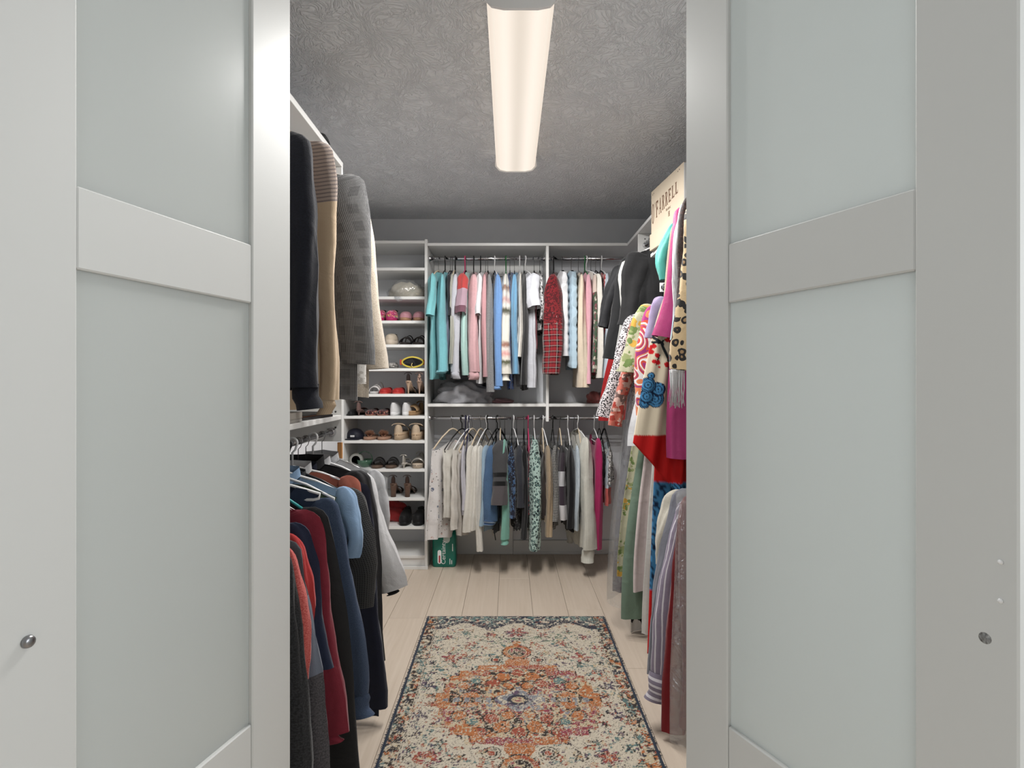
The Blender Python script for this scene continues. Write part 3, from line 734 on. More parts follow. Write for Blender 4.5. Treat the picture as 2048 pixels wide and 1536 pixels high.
# ---- end wall, upper rod, left of the divider
G3 = 'shirts on the upper rod of the end wall'
teal = (112, 186, 192)
side_on('t_shirt', 'teal short sleeve shirt first on the upper rod beside the shoe tower', 'shirt', ZU, 855, 872, 632, 756, fab(teal), hk='wood', group=G3, slx=dict(out=.03), dy=R_(-5))
side_on('sweatshirt', 'teal long sleeve top with frayed cuffs next to the teal shirt', 'sweatshirt', ZU, 873, 893, 742, 735, fab((110, 180, 190)), hk='black', group=G3, ragged=.004, cuff=dict(h=.02, w=1.1), slx=dict(ruffle=.1))
side_on('t_shirt', 'lilac grey shirt squeezed behind the teal top', 'shirt', ZU, 891, 897, None, 720, fab((150, 148, 168)), hk='velvet', group=G3)
side_on('t_shirt', 'black short sleeve shirt with narrow sleeve between lilac and olive tops', 'shirt', ZU, 894, 902, 632, 700, fab((34, 34, 42)), hk='velvet', group=G3)
side_on('cardigan', 'olive grey thin cardigan on the upper rod', 'cardigan', ZU, 899, 908, 728, 734, fab((158, 158, 146)), hk='wood', group=G3)
side_on('sweatshirt', 'light heather grey long sleeve sweatshirt on the upper rod', 'sweatshirt', ZU, 902, 920, 744, 752, fab((192, 194, 202), 'melange', (172, 174, 184)), hk='black', group=G3, cuff=dict(h=.05, w=.88), dy=R_(6))
side_on('t_shirt', 'mauve raglan shirt with a bright red shoulder', 'shirt', ZU, 914, 936, 628, 700, fab((170, 142, 156)), hk='pink', group=G3, slx=dict(out=.05), smat=fab((170, 142, 156), L=.25, bands=dict(stops=[(0, (186, 60, 58)), (.5, (172, 142, 156)), (.93, (110, 70, 84))])))
side_on('t_shirt', 'pale mint long sleeve shirt under the mauve raglan sleeve', 'shirt', ZU, 920, 935, 750, 735, fab((172, 212, 204)), hk='velvet', group=G3, out=-.03)
side_on('sweatshirt', 'dusty pink long sleeve sweatshirt with cuffs', 'sweatshirt', ZU, 937, 958, 744, 752, fab((206, 160, 164)), hk='black', group=G3, cuff=dict(h=.055, w=1.0), dy=R_(4))
side_on('t_shirt', 'white short sleeve shirt between two pink tops', 'shirt', ZU, 952, 964, 630, 764, fab((226, 226, 228)), hk='black', group=G3, slx=dict(out=.03))
side_on('sweater', 'rose pink textured sweater beside the speckled grey one', 'sweater', ZU, 963, 974, 754, 745, fab((212, 160, 164), 'melange', (190, 134, 140), sc=.8), hk='wire', group=G3)
side_on('sweater', 'speckled grey long sweater with a straight cuff', 'sweater', ZU, 971, 986, 784, 762, fab((150, 150, 150), 'melange', (104, 104, 106), sc=.8), hk='velvet', group=G3, dy=R_(5))
side_on('top', 'thin black top between the speckled sweater and blue shirt', 'top', ZU, 985, 990, None, 750, fab((24, 24, 26)), hk='velvet', group=G3)
side_on('dress_shirt', 'cornflower blue long sleeve shirt on the upper rod', 'shirt', ZU, 988, 1004, 772, 770, fab((104, 148, 206)), hk='white', group=G3, cuff=dict(h=.03, w=1.0), slx=dict(out=.0, amp=.007), dy=R_(8))
side_on('sweater', 'ivory tie dye sweater with brown pink and olive bands', 'sweater', ZU, 1002, 1021, 748, 755, fab((222, 218, 206)), hk='green', group=G3,
        smat=fab((222, 218, 206), L=.62, bands=dict(blur=.05, interp='EASE', stops=[(0, (222, 218, 206)), (.12, (222, 218, 206)), (.16, (150, 114, 96)), (.23, (222, 214, 204)), (.29, (204, 164, 160)), (.35, (224, 220, 210)), (.40, (84, 84, 66)), (.47, (224, 220, 208)), (.70, (226, 222, 208)), (.75, (160, 112, 94)), (.80, (226, 216, 208)), (.85, (222, 160, 154)), (.90, (224, 218, 206)), (.93, (90, 92, 66)), (1, (222, 218, 206))])), cuff=dict(h=.05, w=.9))
side_on('blouse', 'royal blue lace blouse showing only below the tie dye sleeve', 'blouse', ZU, 1010, 1030, None, 776, fab((40, 78, 150), 'spots', (26, 50, 104), sc=2), hk='velvet', group=G3, th=.014)
side_on('sweater', 'sky blue ribbed sweater with narrow sleeve', 'sweater', ZU, 1023, 1036, 748, 742, fab((112, 168, 206), 'melange', (96, 150, 190)), hk='velvet', group=G3)
side_on('blouse', 'ivory blouse in front of the black top', 'blouse', ZU, 1036, 1045, 714, 705, fab((224, 218, 208)), hk='white', group=G3)
side_on('top', 'long black sheer top beside the white tee near the divider', 'top', ZU, 1043, 1056, 770, 778, fab((30, 30, 32)), hk='velvet', group=G3)
side_on('top', 'burgundy top tucked behind the white tee', 'top', ZU, 1068, 1074, None, 700, fab((120, 38, 50)), hk='velvet', group=G3)
side_on('t_shirt', 'large pale grey white tee with puffed short sleeve near the divider', 'shirt', ZU, 1054, 1080, 616, 772, fab((212, 214, 222)), hk='white', group=G3, dy=R_(14), th=.024, slx=dict(ra=.042, out=.03, rb=.05), hemW=.20)
side_on('blouse', 'zebra print blouse against the divider', 'blouse', ZU, 1079, 1087, 640, 660, fab((205, 205, 205), 'spots', (30, 30, 30), sc=1.5), hk='velvet', group=G3)

# ---- end wall, upper rod, right of the divider
side_on('flannel_shirt', 'red plaid padded shirt with sequinned sleeve right of the divider', 'shirt', ZU, 1092, 1120, 748, 735, fab((150, 32, 38), 'plaid', (26, 14, 18), (226, 214, 206), sc=3.2), hk='black', group=G3, th=.022, slx=dict(ra=.056, rb=.05), dy=R_(-6),
        smat=fab((150, 30, 38), 'plaid', (26, 14, 18), (226, 214, 206), sc=3.2, L=.72, bands=dict(stops=[(0, (122, 22, 30)), (.06, (70, 16, 22)), (.12, (128, 24, 32)), (.2, (84, 18, 24)), (.28, (130, 28, 34)), (.36, (78, 18, 24)), (.42, (120, 24, 32))], blur=.5, keep=.46, flip=True)))
side_on('puffer_vest', 'white quilted puffer vest on the upper rod', 'vest', ZU, 1120, 1140, None, 708, fab((226, 228, 232), rough=.5), hk='velvet', group=G3, th=.024, puff=.055, neck=.06, arm=.02, folds=1, amp=.004, drop=.04)
side_on('puffer_vest', 'pale blue quilted puffer vest beside the white one', 'vest', ZU, 1142, 1157, None, 734, fab((176, 204, 222), rough=.5), hk='velvet', group=G3, th=.018, puff=.055, neck=.06, arm=.02, folds=1, amp=.004, drop=.04)
side_on('blouse', 'cream ruffled blouse with frilled hem on the upper rod', 'blouse', ZU, 1157, 1172, 775, 770, fab((222, 204, 180)), hk='wire', group=G3, ragged=.01, slx=dict(ruffle=.3, flare=.012, amp=.008))
side_on('cardigan', 'soft pink long cardigan beside the cream ruffles', 'cardigan', ZU, 1172, 1184, 768, 758, fab((228, 168, 182)), hk='green', group=G3)
side_on('blouse', 'white and dark green floral colour block top', 'blouse', ZU, 1185, 1197, 745, 755, fab((70, 92, 66), 'floral', (150, 64, 74), (206, 196, 180), (60, 84, 60), sc=2.0), hk='velvet', group=G3,
        smat=fab((70, 92, 66), 'floral', (140, 70, 80), (196, 186, 170), (58, 80, 58), sc=1.6, L=.6, bands=dict(stops=[(0, (218, 200, 186)), (1, (218, 200, 186))], keep=.22, flip=True)))
side_on('top', 'plain black top deep on the upper rod, beside the dark green floral', 'top', ZU, 1197, 1205, 680, 700, fab((22, 22, 24)), hk='velvet', group=G3)
side_on('blouse', 'red and white printed blouse behind the black sleeves', 'blouse', ZU, 1206, 1216, 700, 740, fab((170, 40, 44), 'floral', (220, 200, 196), (140, 24, 30), (200, 60, 60), sc=2.4), hk='velvet', group=G3)
side_on('shirt', 'cream shirt tail below the black sleeve in the corner', 'shirt', ZU, 1192, 1206, 756, 752, fab((224, 220, 210)), hk='white', group=G3, dy=R_(14), Wd=.22)
side_on('denim_shirt', 'pale washed denim shirt below the black sleeve in the corner', 'shirt', ZU, 1208, 1222, 756, 752, fab((186, 200, 212)), hk='white', group=G3, Wd=.22)
facing('dress', 'plain red dress in the far right corner behind the black blouses', 'dress', XRR, ZU, 3.355, (1245, 560), None, 838, fab((176, 26, 30)), hemW=.27, sway=-.03, hk='velvet', group=G3, amp=.006)

# ---- end wall, lower rod
G4 = 'clothes on the lower rod of the end wall'
def strap(*a, **k):
    k.setdefault('neck', .182); k.setdefault('dip', .085); k.setdefault('dipb', .07); k.setdefault('drop', .12); k.setdefault('nb', .075)
    return side_on(*a, **k)
ivory = (222, 218, 208)
strap('skirt', 'white floral print skirt hung beside the shoe tower', 'skirt', ZL, 850, 876, None, 1082, fab((228, 224, 222), 'sprig', (108, 116, 140), (206, 172, 164), (90, 90, 84), sc=1.0), hk='wood', group=G4, dy=R_(-38), hemW=.24, th=.02, sway=.01, amp=.014, folds=4)
strap('blouse', 'ivory pleated blouse on a black hanger', 'blouse', ZL, 876, 896, None, 1040, fab(ivory), hk='black', group=G4, dy=R_(-34), folds=6, amp=.012)
strap('blouse', 'ivory swing top with two white hangers above', 'blouse', ZL, 893, 915, None, 1062, fab((218, 212, 202)), hk='white', group=G4, dy=R_(-30), folds=4, amp=.016, hemW=.22)
strap('blouse', 'sheer off white tunic third from the shoe tower on the lower rod', 'blouse', ZL, 908, 924, None, 1072, fab((212, 206, 198)), hk='wood', group=G4, dy=R_(-24), folds=5, amp=.014)
strap('top', 'lilac white satin top with a black edge', 'top', ZL, 922, 930, 1020, 1030, fab((206, 204, 216)), hk='navy', group=G4)
strap('top', 'slim black top between ivory blouses', 'top', ZL, 930, 935, None, 1018, fab((20, 20, 24)), hk='navy', group=G4)
strap('blouse', 'ivory pointed hem blouse on a wooden hanger', 'blouse', ZL, 931, 944, 1062, 1040, fab((226, 222, 212)), hk='wood', group=G4, slx=dict(flare=.012), dy=R_(-20))
strap('blouse', 'cream long sleeve blouse on a white hanger, left of the tie blouse', 'blouse', ZL, 941, 956, 1058, 1045, fab((220, 216, 206)), hk='white', group=G4, dy=R_(-22))
strap('blouse', 'white blouse with one long hanging tie end', 'blouse', ZL, 952, 964, 1102, 1060, fab((226, 222, 212)), hk='black', group=G4, slx=dict(flare=.0), dy=R_(-14))
strap('denim_shirt', 'pale faded denim shirt beside the denim jacket', 'shirt', ZL, 962, 974, 1050, 1064, fab((150, 178, 200)), hk='black', group=G4, dy=R_(-25))
strap('denim_jacket', 'mid blue denim jacket with stitched cuff', 'jacket', ZL, 966, 993, 1040, 1050, fab((78, 112, 152), 'melange', (64, 94, 132)), hk='velvet', group=G4, dy=R_(-18), cuff=dict(h=.035, w=1.02, mat=fab((66, 96, 138), 'stripe_h', (150, 168, 190), sc=1.2)), slx=dict(ra=.042))
strap('shorts', 'black shorts with a long hanging drawstring', 'shorts', ZL, 985, 996, None, 1072, fab((32, 32, 36)), hk='velvet', group=G4)
strap('top', 'charcoal top with black banded sleeve over the mint one', 'top', ZL, 988, 1012, 1006, 1000, fab((66, 66, 68)), hk='wood', group=G4, slx=dict(out=.06, ra=.046), smat=fab((70, 70, 72), L=.34, bands=dict(stops=[(0, (70, 70, 72)), (.62, (16, 16, 18)), (.70, (72, 72, 74)), (.78, (16, 16, 18)), (.86, (84, 78, 80))])), drop=.08)
strap('sweatshirt', 'mint green sweatshirt with folded cuff on the lower rod', 'sweatshirt', ZL, 1001, 1017, 1076, 1060, fab((122, 184, 166)), hk='velvet', group=G4, cuff=dict(h=.04, w=.95), slx=dict(out=.02), drop=.07)
strap('blouse', 'navy blue floral blouse right of the mint sweatshirt', 'blouse', ZL, 1017, 1031, 1035, 1022, fab((34, 38, 58), 'floral', (70, 106, 150), (24, 26, 40), (90, 120, 160), sc=2.0), hk='velvet', group=G4)
strap('top', 'dark grey washed denim top with patched cuff', 'top', ZL, 1030, 1050, 1014, 1000, fab((58, 60, 68), 'melange', (44, 46, 54)), hk='white', group=G4, slx=dict(out=.03), dy=R_(12))
strap('skirt', 'black sequin fringe skirt between the dark tops', 'skirt', ZL, 1026, 1042, None, 1062, fab((20, 20, 22), 'sequin', (30, 30, 33), (110, 108, 106)), hk='velvet', group=G4, ragged=.008)
strap('top', 'plain black flared top left of the mint leopard print', 'top', ZL, 1043, 1056, 1078, 1060, fab((20, 20, 24)), hk='velvet', group=G4)
strap('blouse', 'navy blouse with red and white print on a pink hanger', 'blouse', ZL, 1055, 1062, None, 1030, fab((40, 40, 60), 'spots', (190, 70, 80), sc=1.6), hk='pink', group=G4)
strap('jumpsuit', 'mint leopard print jumpsuit hanging low with white hanger', 'jumpsuit', ZL, 1060, 1082, 1098, 1085, fab((178, 208, 198), 'leopard', (28, 44, 48), (140, 186, 180), sc=1.8), hk='white', group=G4, drop=.07, slx=dict(ra=.036, rb=.045))
strap('top', 'brown velvet top under the tan striped shirt', 'top', ZL, 1084, 1092, None, 1040, fab((66, 54, 48)), hk='wood', group=G4)
strap('dress_shirt', 'tan striped shirt with a knotted sleeve', 'shirt', ZL, 1091, 1105, 1072, 1050, fab((188, 164, 132), 'stripe_v', (120, 98, 74), sc=3), hk='white', group=G4, dy=R_(8))
strap('blouse', 'black blouse with tight white dots', 'blouse', ZL, 1104, 1117, 1040, 1060, fab((22, 22, 24), 'dots', (224, 222, 216), sc=2.3), hk='black', group=G4)
strap('sweater', 'black white and plum colour block sweater on the lower rod', 'sweater', ZL, 1117, 1133, 1038, 1024, fab((56, 46, 56)), hk='wood', group=G4, smat=fab((56, 46, 56), L=.42, bands=dict(stops=[(0, (30, 28, 32)), (.12, (60, 50, 60)), (.40, (200, 200, 204)), (.62, (58, 46, 58)), (.90, (206, 204, 206))])))
strap('dress', 'black ruffled short dress beside the colour block sweater', 'dress', ZL, 1134, 1150, 1055, 1066, fab((20, 20, 24)), hk='white', group=G4, ragged=.006)
strap('dress_shirt', 'pale blue striped shirt behind the cream cardigan', 'shirt', ZL, 1150, 1160, 1060, 1050, fab((202, 214, 222), 'stripe_v', (120, 150, 176), sc=1.6), hk='wire', group=G4)
strap('top', 'small seafoam top left of the cream cardigan', 'top', ZL, 1160, 1168, None, 960, fab((148, 206, 186)), hk='wood', group=G4)
strap('cardigan', 'cream pointelle knit cardigan with wide ribbed cuff', 'cardigan', ZL, 1162, 1188, 1096, 1100, fab((214, 212, 200), 'stripe_v', (200, 198, 186), sc=2.5, bump=.6), hk='white', group=G4, cuff=dict(h=.09, w=.86, mat=fab((210, 208, 196), 'stripe_v', (190, 188, 174), sc=4)), drop=.05, neck=.07, dip=.04, dipb=.01, slx=dict(ra=.045, rb=.05), dy=R_(10), Wd=.21)
strap('sweater', 'bright magenta knit sweater beside the cream cardigan', 'sweater', ZL, 1189, 1207, 1098, 1080, fab((190, 32, 100), 'melange', (168, 24, 86)), hk='white', group=G4, drop=.06)
strap('trousers', 'black dress trousers folded over a hanger in the far right corner', 'trousers', ZL, 1205, 1213, None, 960, fab((34, 28, 28)), hk='velvet', group=G4)
strap('skirt', 'black and white leopard skirt in the far right corner', 'skirt', ZL, 1210, 1234, None, 968, fab((222, 220, 216), 'leopard', (22, 22, 24), (200, 196, 190), sc=2.6), hk='velvet', group=G4, Wd=.22)
strap('top', 'pale blue top with coral hem under the leopard skirt', 'top', ZL, 1212, 1226, None, 1016, fab((192, 206, 216), L=.45, bands=dict(stops=[(0, (192, 206, 216)), (.82, (214, 96, 90))])), hk='velvet', group=G4, Wd=.2)
# the drawstring of the black shorts hangs free below them
for o in COL.objects:
    if o.name.startswith('shorts') and o.parent is None:
        MB().tube([(.19, 0, -.44), (.20, .003, -.55), (.197, -.004, -.66), (.203, .002, -.70)], .0035, 6).build('drawstring', fab((18, 18, 20)), o, True)

# ---- right, far corner: black blouses
G5 = 'black blouses in the far right corner'
blk = fab((30, 30, 32), rough=.8)
facing('blouse', 'large plain black blouse under the far right shelf', 'blouse', XRR, ZU, 3.05, (1266, 512), (1258, 650), 735, blk, rb=.055, rb0=.075, ra=.03, th=.026, group=G5, hk='white', hemW=.235, folds=4, amp=.012)
facing('jacket', 'black track jacket with a white stripe down the sleeve', 'jacket', XRR, ZU, 3.17, (1252, 520), (1224, 718), 740, fab((36, 37, 39)), rb=.040, rb0=.07, ra=.024, group=G5, hk='white', smat=fab((36, 37, 39), 'stripe_v', (206, 206, 202), sc=.27), hemW=.2)
facing('blouse', 'sheer black blouse with ruffled cuff next to the upper rod', 'blouse', XRR, ZU, 3.29, (1240, 540), (1205, 655), 720, fab((30, 31, 35), rough=.6), rb=.030, rb0=.06, ra=.022, group=G5, hk='velvet', slx=dict(ruffle=.35, flare=.012), hemW=.2)

# ---- right, long dresses under the hat box
G6 = 'dresses on the rod below the hat box'
RZ = 1.76
facing('blouse', 'lavender blouse sleeve between floral and magenta', 'blouse', XRR, RZ, 2.49, (1316, 604), (1304, 676), 700, fab((154, 138, 176)), rb=.026, rb0=.05, ra=.014, group=G6, hk='velvet')
facing('gown', 'white satin gown hanging to the floor beside the sage dress', 'dress', XRR, RZ, 2.535, (1322, 612), None, 1262, fab((214, 214, 208), rough=.4, sheen=.1), hemW=.235, group=G6, hk='white', folds=5, amp=.014, neck=.12, dip=.12)
facing('blouse', 'orange pink and white swirl print blouse', 'blouse', XRR, RZ, 2.575, (1306, 620), (1286, 832), 815, fab((232, 228, 232), 'swirl', (216, 72, 50), (170, 46, 120), (232, 130, 80), sc=1.0), rb=.045, rb0=.06, ra=.022, group=G6, hk='velvet', hemW=.19)
facing('blouse', 'plain white blouse hem below the swirl print', 'blouse', XRR, RZ, 2.615, (1310, 628), None, 895, fab((220, 222, 226)), hemW=.265, group=G6, hk='velvet', sway=-.01)
facing('dress', 'pale pink long dress between white gown and sage dress', 'dress', XRR, RZ, 2.65, (1310, 630), None, 1180, fab((224, 208, 206)), hemW=.245, group=G6, hk='velvet', sway=-.0, neck=.1, dip=.1, folds=4)
facing('dress', 'sage green suede dress with a wide flared hem', 'dress', XRR, RZ, 2.69, (1304, 640), None, 1238, fab((112, 138, 118)), hemW=.28, group=G6, hk='velvet', sway=-.02, folds=2, amp=.012, neck=.1, dip=.1)
facing('dress', 'green and yellow floral long dress with a gathered cuff', 'dress', XRR, RZ, 2.735, (1294, 622), (1263, 745), 1152, fab((186, 184, 152), 'floral', (104, 130, 66), (206, 158, 56), (142, 154, 98), sc=1.25), rb=.052, rb0=.065, ra=.03, group=G6, hk='velvet', hemW=.285, sway=-.025, th=.018, slx=dict(ruffle=.25, bow=.03))
facing('blouse', 'coral floral satin blouse with long narrow sleeve', 'blouse', XRR, RZ, 2.80, (1276, 640), (1233, 852), 840, fab((210, 106, 88), 'floral', (226, 182, 170), (186, 56, 44), (120, 90, 84), sc=1.4, rough=.5), rb=.034, rb0=.06, ra=.02, group=G6, hk='velvet', hemW=.18)
facing('blouse', 'white blouse with small black leopard print and long sleeve', 'blouse', XRR, RZ, 2.87, (1262, 640), (1216, 835), 820, fab((222, 216, 220), 'spots', (22, 20, 24), sc=4.6), rb=.046, rb0=.06, ra=.024, group=G6, hk='velvet', hemW=.2)
facing('dress', 'sheer grey tulle dress inside the plastic bag', 'dress', XRR, RZ, 2.935, (1262, 650), None, 1186, m_sheer((96, 96, 108), .78), hemW=.265, group=G6, hk='velvet', sway=-.03, folds=6, amp=.012)
facing('trousers', 'black and white cow print trousers nearly touching the floor', 'trousers', XRR, RZ, 2.765, (1300, 630), None, 1258, fab((226, 224, 220), 'cow', (18, 18, 20), sc=1.2), hemW=.215, group=G6, hk='velvet', neck=.1, dip=.1, sway=-.02)
film_cover((XRR, 2.85, RZ - .08), .21, .10, 1.55, .30, 'long clear plastic garment bag over the dresses on the right', .13, sway=-.035)

# ---- right, near rods
G7 = 'clothes on the upper right rod'
RU = 2.03
facing('blouse', 'tan leopard print blouse with gathered cuff against the right door', 'blouse', XRR, RU, 1.90, (1382, 420), (1374, 740), 800, fab((200, 172, 128), 'leopard', (24, 20, 18), (150, 118, 78), sc=1.0, rough=.5), rb=.042, rb0=.06, ra=.03, group=G7, hk='velvet', slx=dict(bow=-.0))
facing('jacket', 'dark brown sequinned jacket beside the leopard blouse', 'jacket', XRR, RU, 1.955, (1378, 395), (1362, 688), 740, fab((48, 30, 26), 'sequin', (36, 22, 20), (74, 46, 40), rough=.5, bump=.8), rb=.022, rb0=.045, ra=.02, group=G7, hk='velvet')
facing('shawl', 'white shawl with long fringe over magenta', 'shawl', XRR, RU, 2.0, (1370, 420), (1354, 745), 740, fab((206, 206, 208), 'stripe_v', (180, 180, 184), sc=3), rb=.020, rb0=.04, ra=.014, group=G7, hk='velvet')
facing('blouse', 'powder blue satin blouse with lace edge', 'blouse', XRR, RU, 2.045, (1368, 405), (1353, 680), 700, fab((168, 196, 208), rough=.5), rb=.018, rb0=.045, ra=.016, group=G7, hk='white')
mag = fab((178, 50, 112), rough=.4, sheen=.1, wr=.5)
facing('dress', 'magenta satin dress with wide pointed sleeve', 'dress', XRR, RU, 2.13, (1358, 392), (1338, 678), 912, mag, rb=.052, rb0=.065, ra=.026, th=.02, group=G7, hk='white', hemW=.235, slx=dict(amp=.002, bow=-.01, flare=.012))
facing('top', 'teal satin top in front of the hat box', 'top', XRR, RU, 2.36, (1346, 440), (1326, 560), 600, fab((64, 160, 150), rough=.5), rb=.026, rb0=.018, ra=.014, group=G7, hk='velvet', hemW=.13)

# kimono: wide hanging sleeve with branch, blossoms, blue wave scrolls and red lower part, all printed on the cloth
def kimono_colour(px, py):
    n = lambda a, b: math.sin(a * 12.9898 + b * 78.233) * 43758.5453 % 1
    cream = (206, 194, 172); red = (176, 28, 28); blue = (62, 118, 160); dark = (20, 34, 58); br = (36, 42, 46)
    c = cream
    if py > 882 + (px - 1300) * .92 - 40 and py > 868: c = red
    if py > 1180: c = red
    def scroll(cs):
        for (x, y, r) in cs:
            d = math.hypot(px - x, py - y)
            if d < r: return dark if (d / 5.2) % 1 < .32 or d > r - 1.8 else blue
        return None
    s = scroll([(1290, 770, 15), (1309, 778, 14), (1287, 792, 14), (1303, 797, 17), (1283, 806, 10), (1296, 752, 7)])
    if s: c = s
    if py > 962 and py < 1182:
        s = scroll([(1310 + 26 * i + 13 * (j % 2), 975 + 24 * j, 17) for i in range(-1, 4) for j in range(9)]) or blue
        c = s
    for (x0, y0, x1, y1, w) in [(1296, 672, 1318, 690, 3), (1318, 688, 1300, 686, 2.5), (1316, 690, 1326, 714, 2.5), (1326, 712, 1330, 740, 1.8), (1312, 712, 1305, 730, 1.5), (1318, 684, 1332, 676, 1.5)]:
        dx, dy = x1 - x0, y1 - y0; t = max(0, min(1, ((px - x0) * dx + (py - y0) * dy) / (dx * dx + dy * dy)))
        if math.hypot(px - x0 - t * dx, py - y0 - t * dy) < w: c = br
    for (x, y, r) in [(1296, 696, 5), (1302, 694, 4.5), (1297, 705, 5), (1307, 712, 4.5), (1302, 724, 4.5), (1309, 726, 4.5), (1326, 682, 4), (1331, 684, 3.5), (1325, 730, 5), (1331, 717, 3), (1311, 735, 2.5), (1341, 741, 4), (1330, 677, 3)]:
        if math.hypot(px - x, py - y) < r: c = (186, 30, 36)
    return lin(c)
def kimono():
    Y = 2.2
    g = empty('kimono', (XRR, Y, RU - .085), 0, 'cream kimono with cherry blossom branch, blue wave scrolls and red hem', 'kimono', G7)
    km = vcol_mat('kimono_print', .6, .15)
    def panel(nm, left, right, top, bot, yoff, nx, ny, th):
        vv, cc = [], []
        for side in (0, 1):
            for j in range(ny + 1):
                for i in range(nx + 1):
                    s, t = i / nx, j / ny
                    yt = top[0] + (top[1] - top[0]) * s; yb_ = bot[0] + (bot[1] - bot[0]) * s
                    py = yt + (yb_ - yt) * t
                    px = (left[0] + (left[1] - left[0]) * t ** .6) * (1 - s) + (right[0] + (right[1] - right[0]) * t) * s
                    edge = min(1, min(i, nx - i) / 3, (ny - j) / 2 + .15)
                    y = Y + yoff + .012 * math.sin(s * 9 + .8 * t + 1) * (.3 + .7 * t) + .005 * math.sin(s * 21 + 3 * t) + (th if side else -th) * edge
                    vv.append((PX(px, Y) - XRR, y - Y, PZ(py, Y) - (RU - .085))); cc.append(kimono_colour(px, py))
        q = nx + 1; N = q * (ny + 1)
        ff = [(sd * N + j * q + i, sd * N + j * q + i + 1, sd * N + (j + 1) * q + i + 1, sd * N + (j + 1) * q + i) for sd in (0, 1) for j in range(ny) for i in range(nx)]
        ring = [j * q for j in range(ny + 1)] + [ny * q + i for i in range(1, nx + 1)] + [j * q + nx for j in range(ny - 1, -1, -1)] + [i for i in range(nx - 1, 0, -1)]
        ff += [(ring[k], ring[(k + 1) % len(ring)], N + ring[(k + 1) % len(ring)], N + ring[k]) for k in range(len(ring))]
        o = MB().add(vv, ff).build(nm, km, g, True)
        at = o.data.color_attributes.new('Col', 'FLOAT_COLOR', 'POINT'); at.data.foreach_set('color', np.array(cc, dtype=np.float32).ravel())
        return o
    panel('sleeve', (1338, 1262), (1384, 1354), (575, 500), (884, 990), -.045, 74, 190, .006)
    panel('body', (1345, 1296), (1560, 1560), (452, 420), (1310, 1330), .0, 60, 150, .008)
    hanger((XRR, Y, RU), 0, .2, .07, 'velvet', 'slim black velvet hanger holding the cream kimono')
kimono()
# long fringe of the white shawl
for o in COL.objects:
    if o.name.startswith('shawl') and o.parent is None:
        mb = MB(); rr = random.Random(5)
        ex, ez = PX(1354, 2.0) - XRR, PZ(745, 2.0) - (RU - .085)
        for k in range(34):
            x = ex - .022 + .044 * (k % 17) / 16; y = -.014 + .028 * (k // 17)
            L_ = .10 + .03 * rr.random()
            mb.tube([(x, y, ez + .01), (x + rr.uniform(-.003, .003), y, ez - L_ * .5), (x + rr.uniform(-.006, .006), y + rr.uniform(-.003, .003), ez - L_)], .0013, 4)
        tag(mb.build('fringe', fab((210, 210, 212)), o, True), kind='stuff')

G8 = 'clothes on the lower right rod'
facing('dress', 'burgundy dress wrapped in clear plastic against the right door', 'dress', XRR, LZ, 1.895, (1384, 985), (1378, 1455), 1470, fab((112, 32, 48)), rb=.030, rb0=.05, ra=.018, group=G8, hk='velvet')
facing('dress', 'dark red long dress with a straight hem beside the striped shirt', 'dress', XRR, LZ, 1.93, (1376, 1000), (1356, 1462), 1468, fab((132, 20, 26)), rb=.042, rb0=.06, ra=.018, group=G8, hk='velvet')
facing('jacket', 'black cropped jacket with buckled cuff in front of the dark red dress', 'jacket', XRR, LZ, 1.958, (1380, 1010), (1372, 1190), 1240, fab((26, 27, 32)), rb=.028, rb0=.05, ra=.018, group=G8, hk='velvet', cuff=dict(h=.03, w=1.1), hemW=.14)
lil = fab((150, 138, 160), 'stripe_v', (226, 222, 230), sc=1.35)
facing('dress_shirt', 'lilac and white striped dress shirt with a wide cuff', 'shirt', XRR, LZ, 1.988, (1372, 1020), (1326, 1350), 1330, lil, rb=.052, rb0=.06, ra=.03, group=G8, hk='wood', cuff=dict(h=.10, w=.95, mat=fab((140, 130, 150), 'stripe_h', (226, 222, 230), sc=1.1)), collar=dict(h=.035, fl=1.4), hemW=.16)
facing('dress_shirt', 'slate grey long sleeve shirt behind the lilac stripes', 'shirt', XRR, LZ, 2.022, (1358, 992), (1312, 1345), 1330, fab((122, 124, 136)), rb=.040, rb0=.06, ra=.024, group=G8, hk='velvet', collar=dict(h=.03), hemW=.16)
facing('dress_shirt', 'cream button shirt with a black hanger showing at its collar', 'shirt', XRR, LZ, 2.05, (1350, 1000), (1322, 1130), 1300, fab((214, 208, 192)), rb=.030, rb0=.05, ra=.018, group=G8, hk='black', collar=dict(h=.035, fl=1.4), hemW=.16)
film_cover((XRR, 1.895, LZ - .08), .27, .08, .92, .29, 'clear plastic over the burgundy dress by the right door', .035)
# ------------------------------------------------------------------ shoes and things on the shoe tower
def outline(L, w, n=28, heelk=.72):
    """shoe sole seen from above; toe at y = -L, heel at y = 0"""
    pts = []
    for i in range(n):
        a = 2 * math.pi * i / n
        c, s = math.cos(a), math.sin(a)
        y = -L / 2 + L / 2 * s * -1 if False else -L / 2 - L / 2 * s
        t = -y / L
        hw = w / 2 * (heelk + (1 - heelk) * smooth(.25, .7, t))
        if .3 < t < .5: hw *= .95
        pts.append((hw * math.copysign(abs(c) ** .7, c), y))
    return pts
def sole_mesh(L, w, th, zf=lambda t: 0, heelk=.72):
    o = outline(L, w, 28, heelk); n = len(o)
    v = [(x, y, zf(-y / L)) for x, y in o] + [(x * 1.0, y, zf(-y / L) + th) for x, y in o]
    return v, [tuple(range(n))[::-1], tuple(range(n, 2 * n))] + [(i, (i + 1) % n, n + (i + 1) % n, n + i) for i in range(n)]
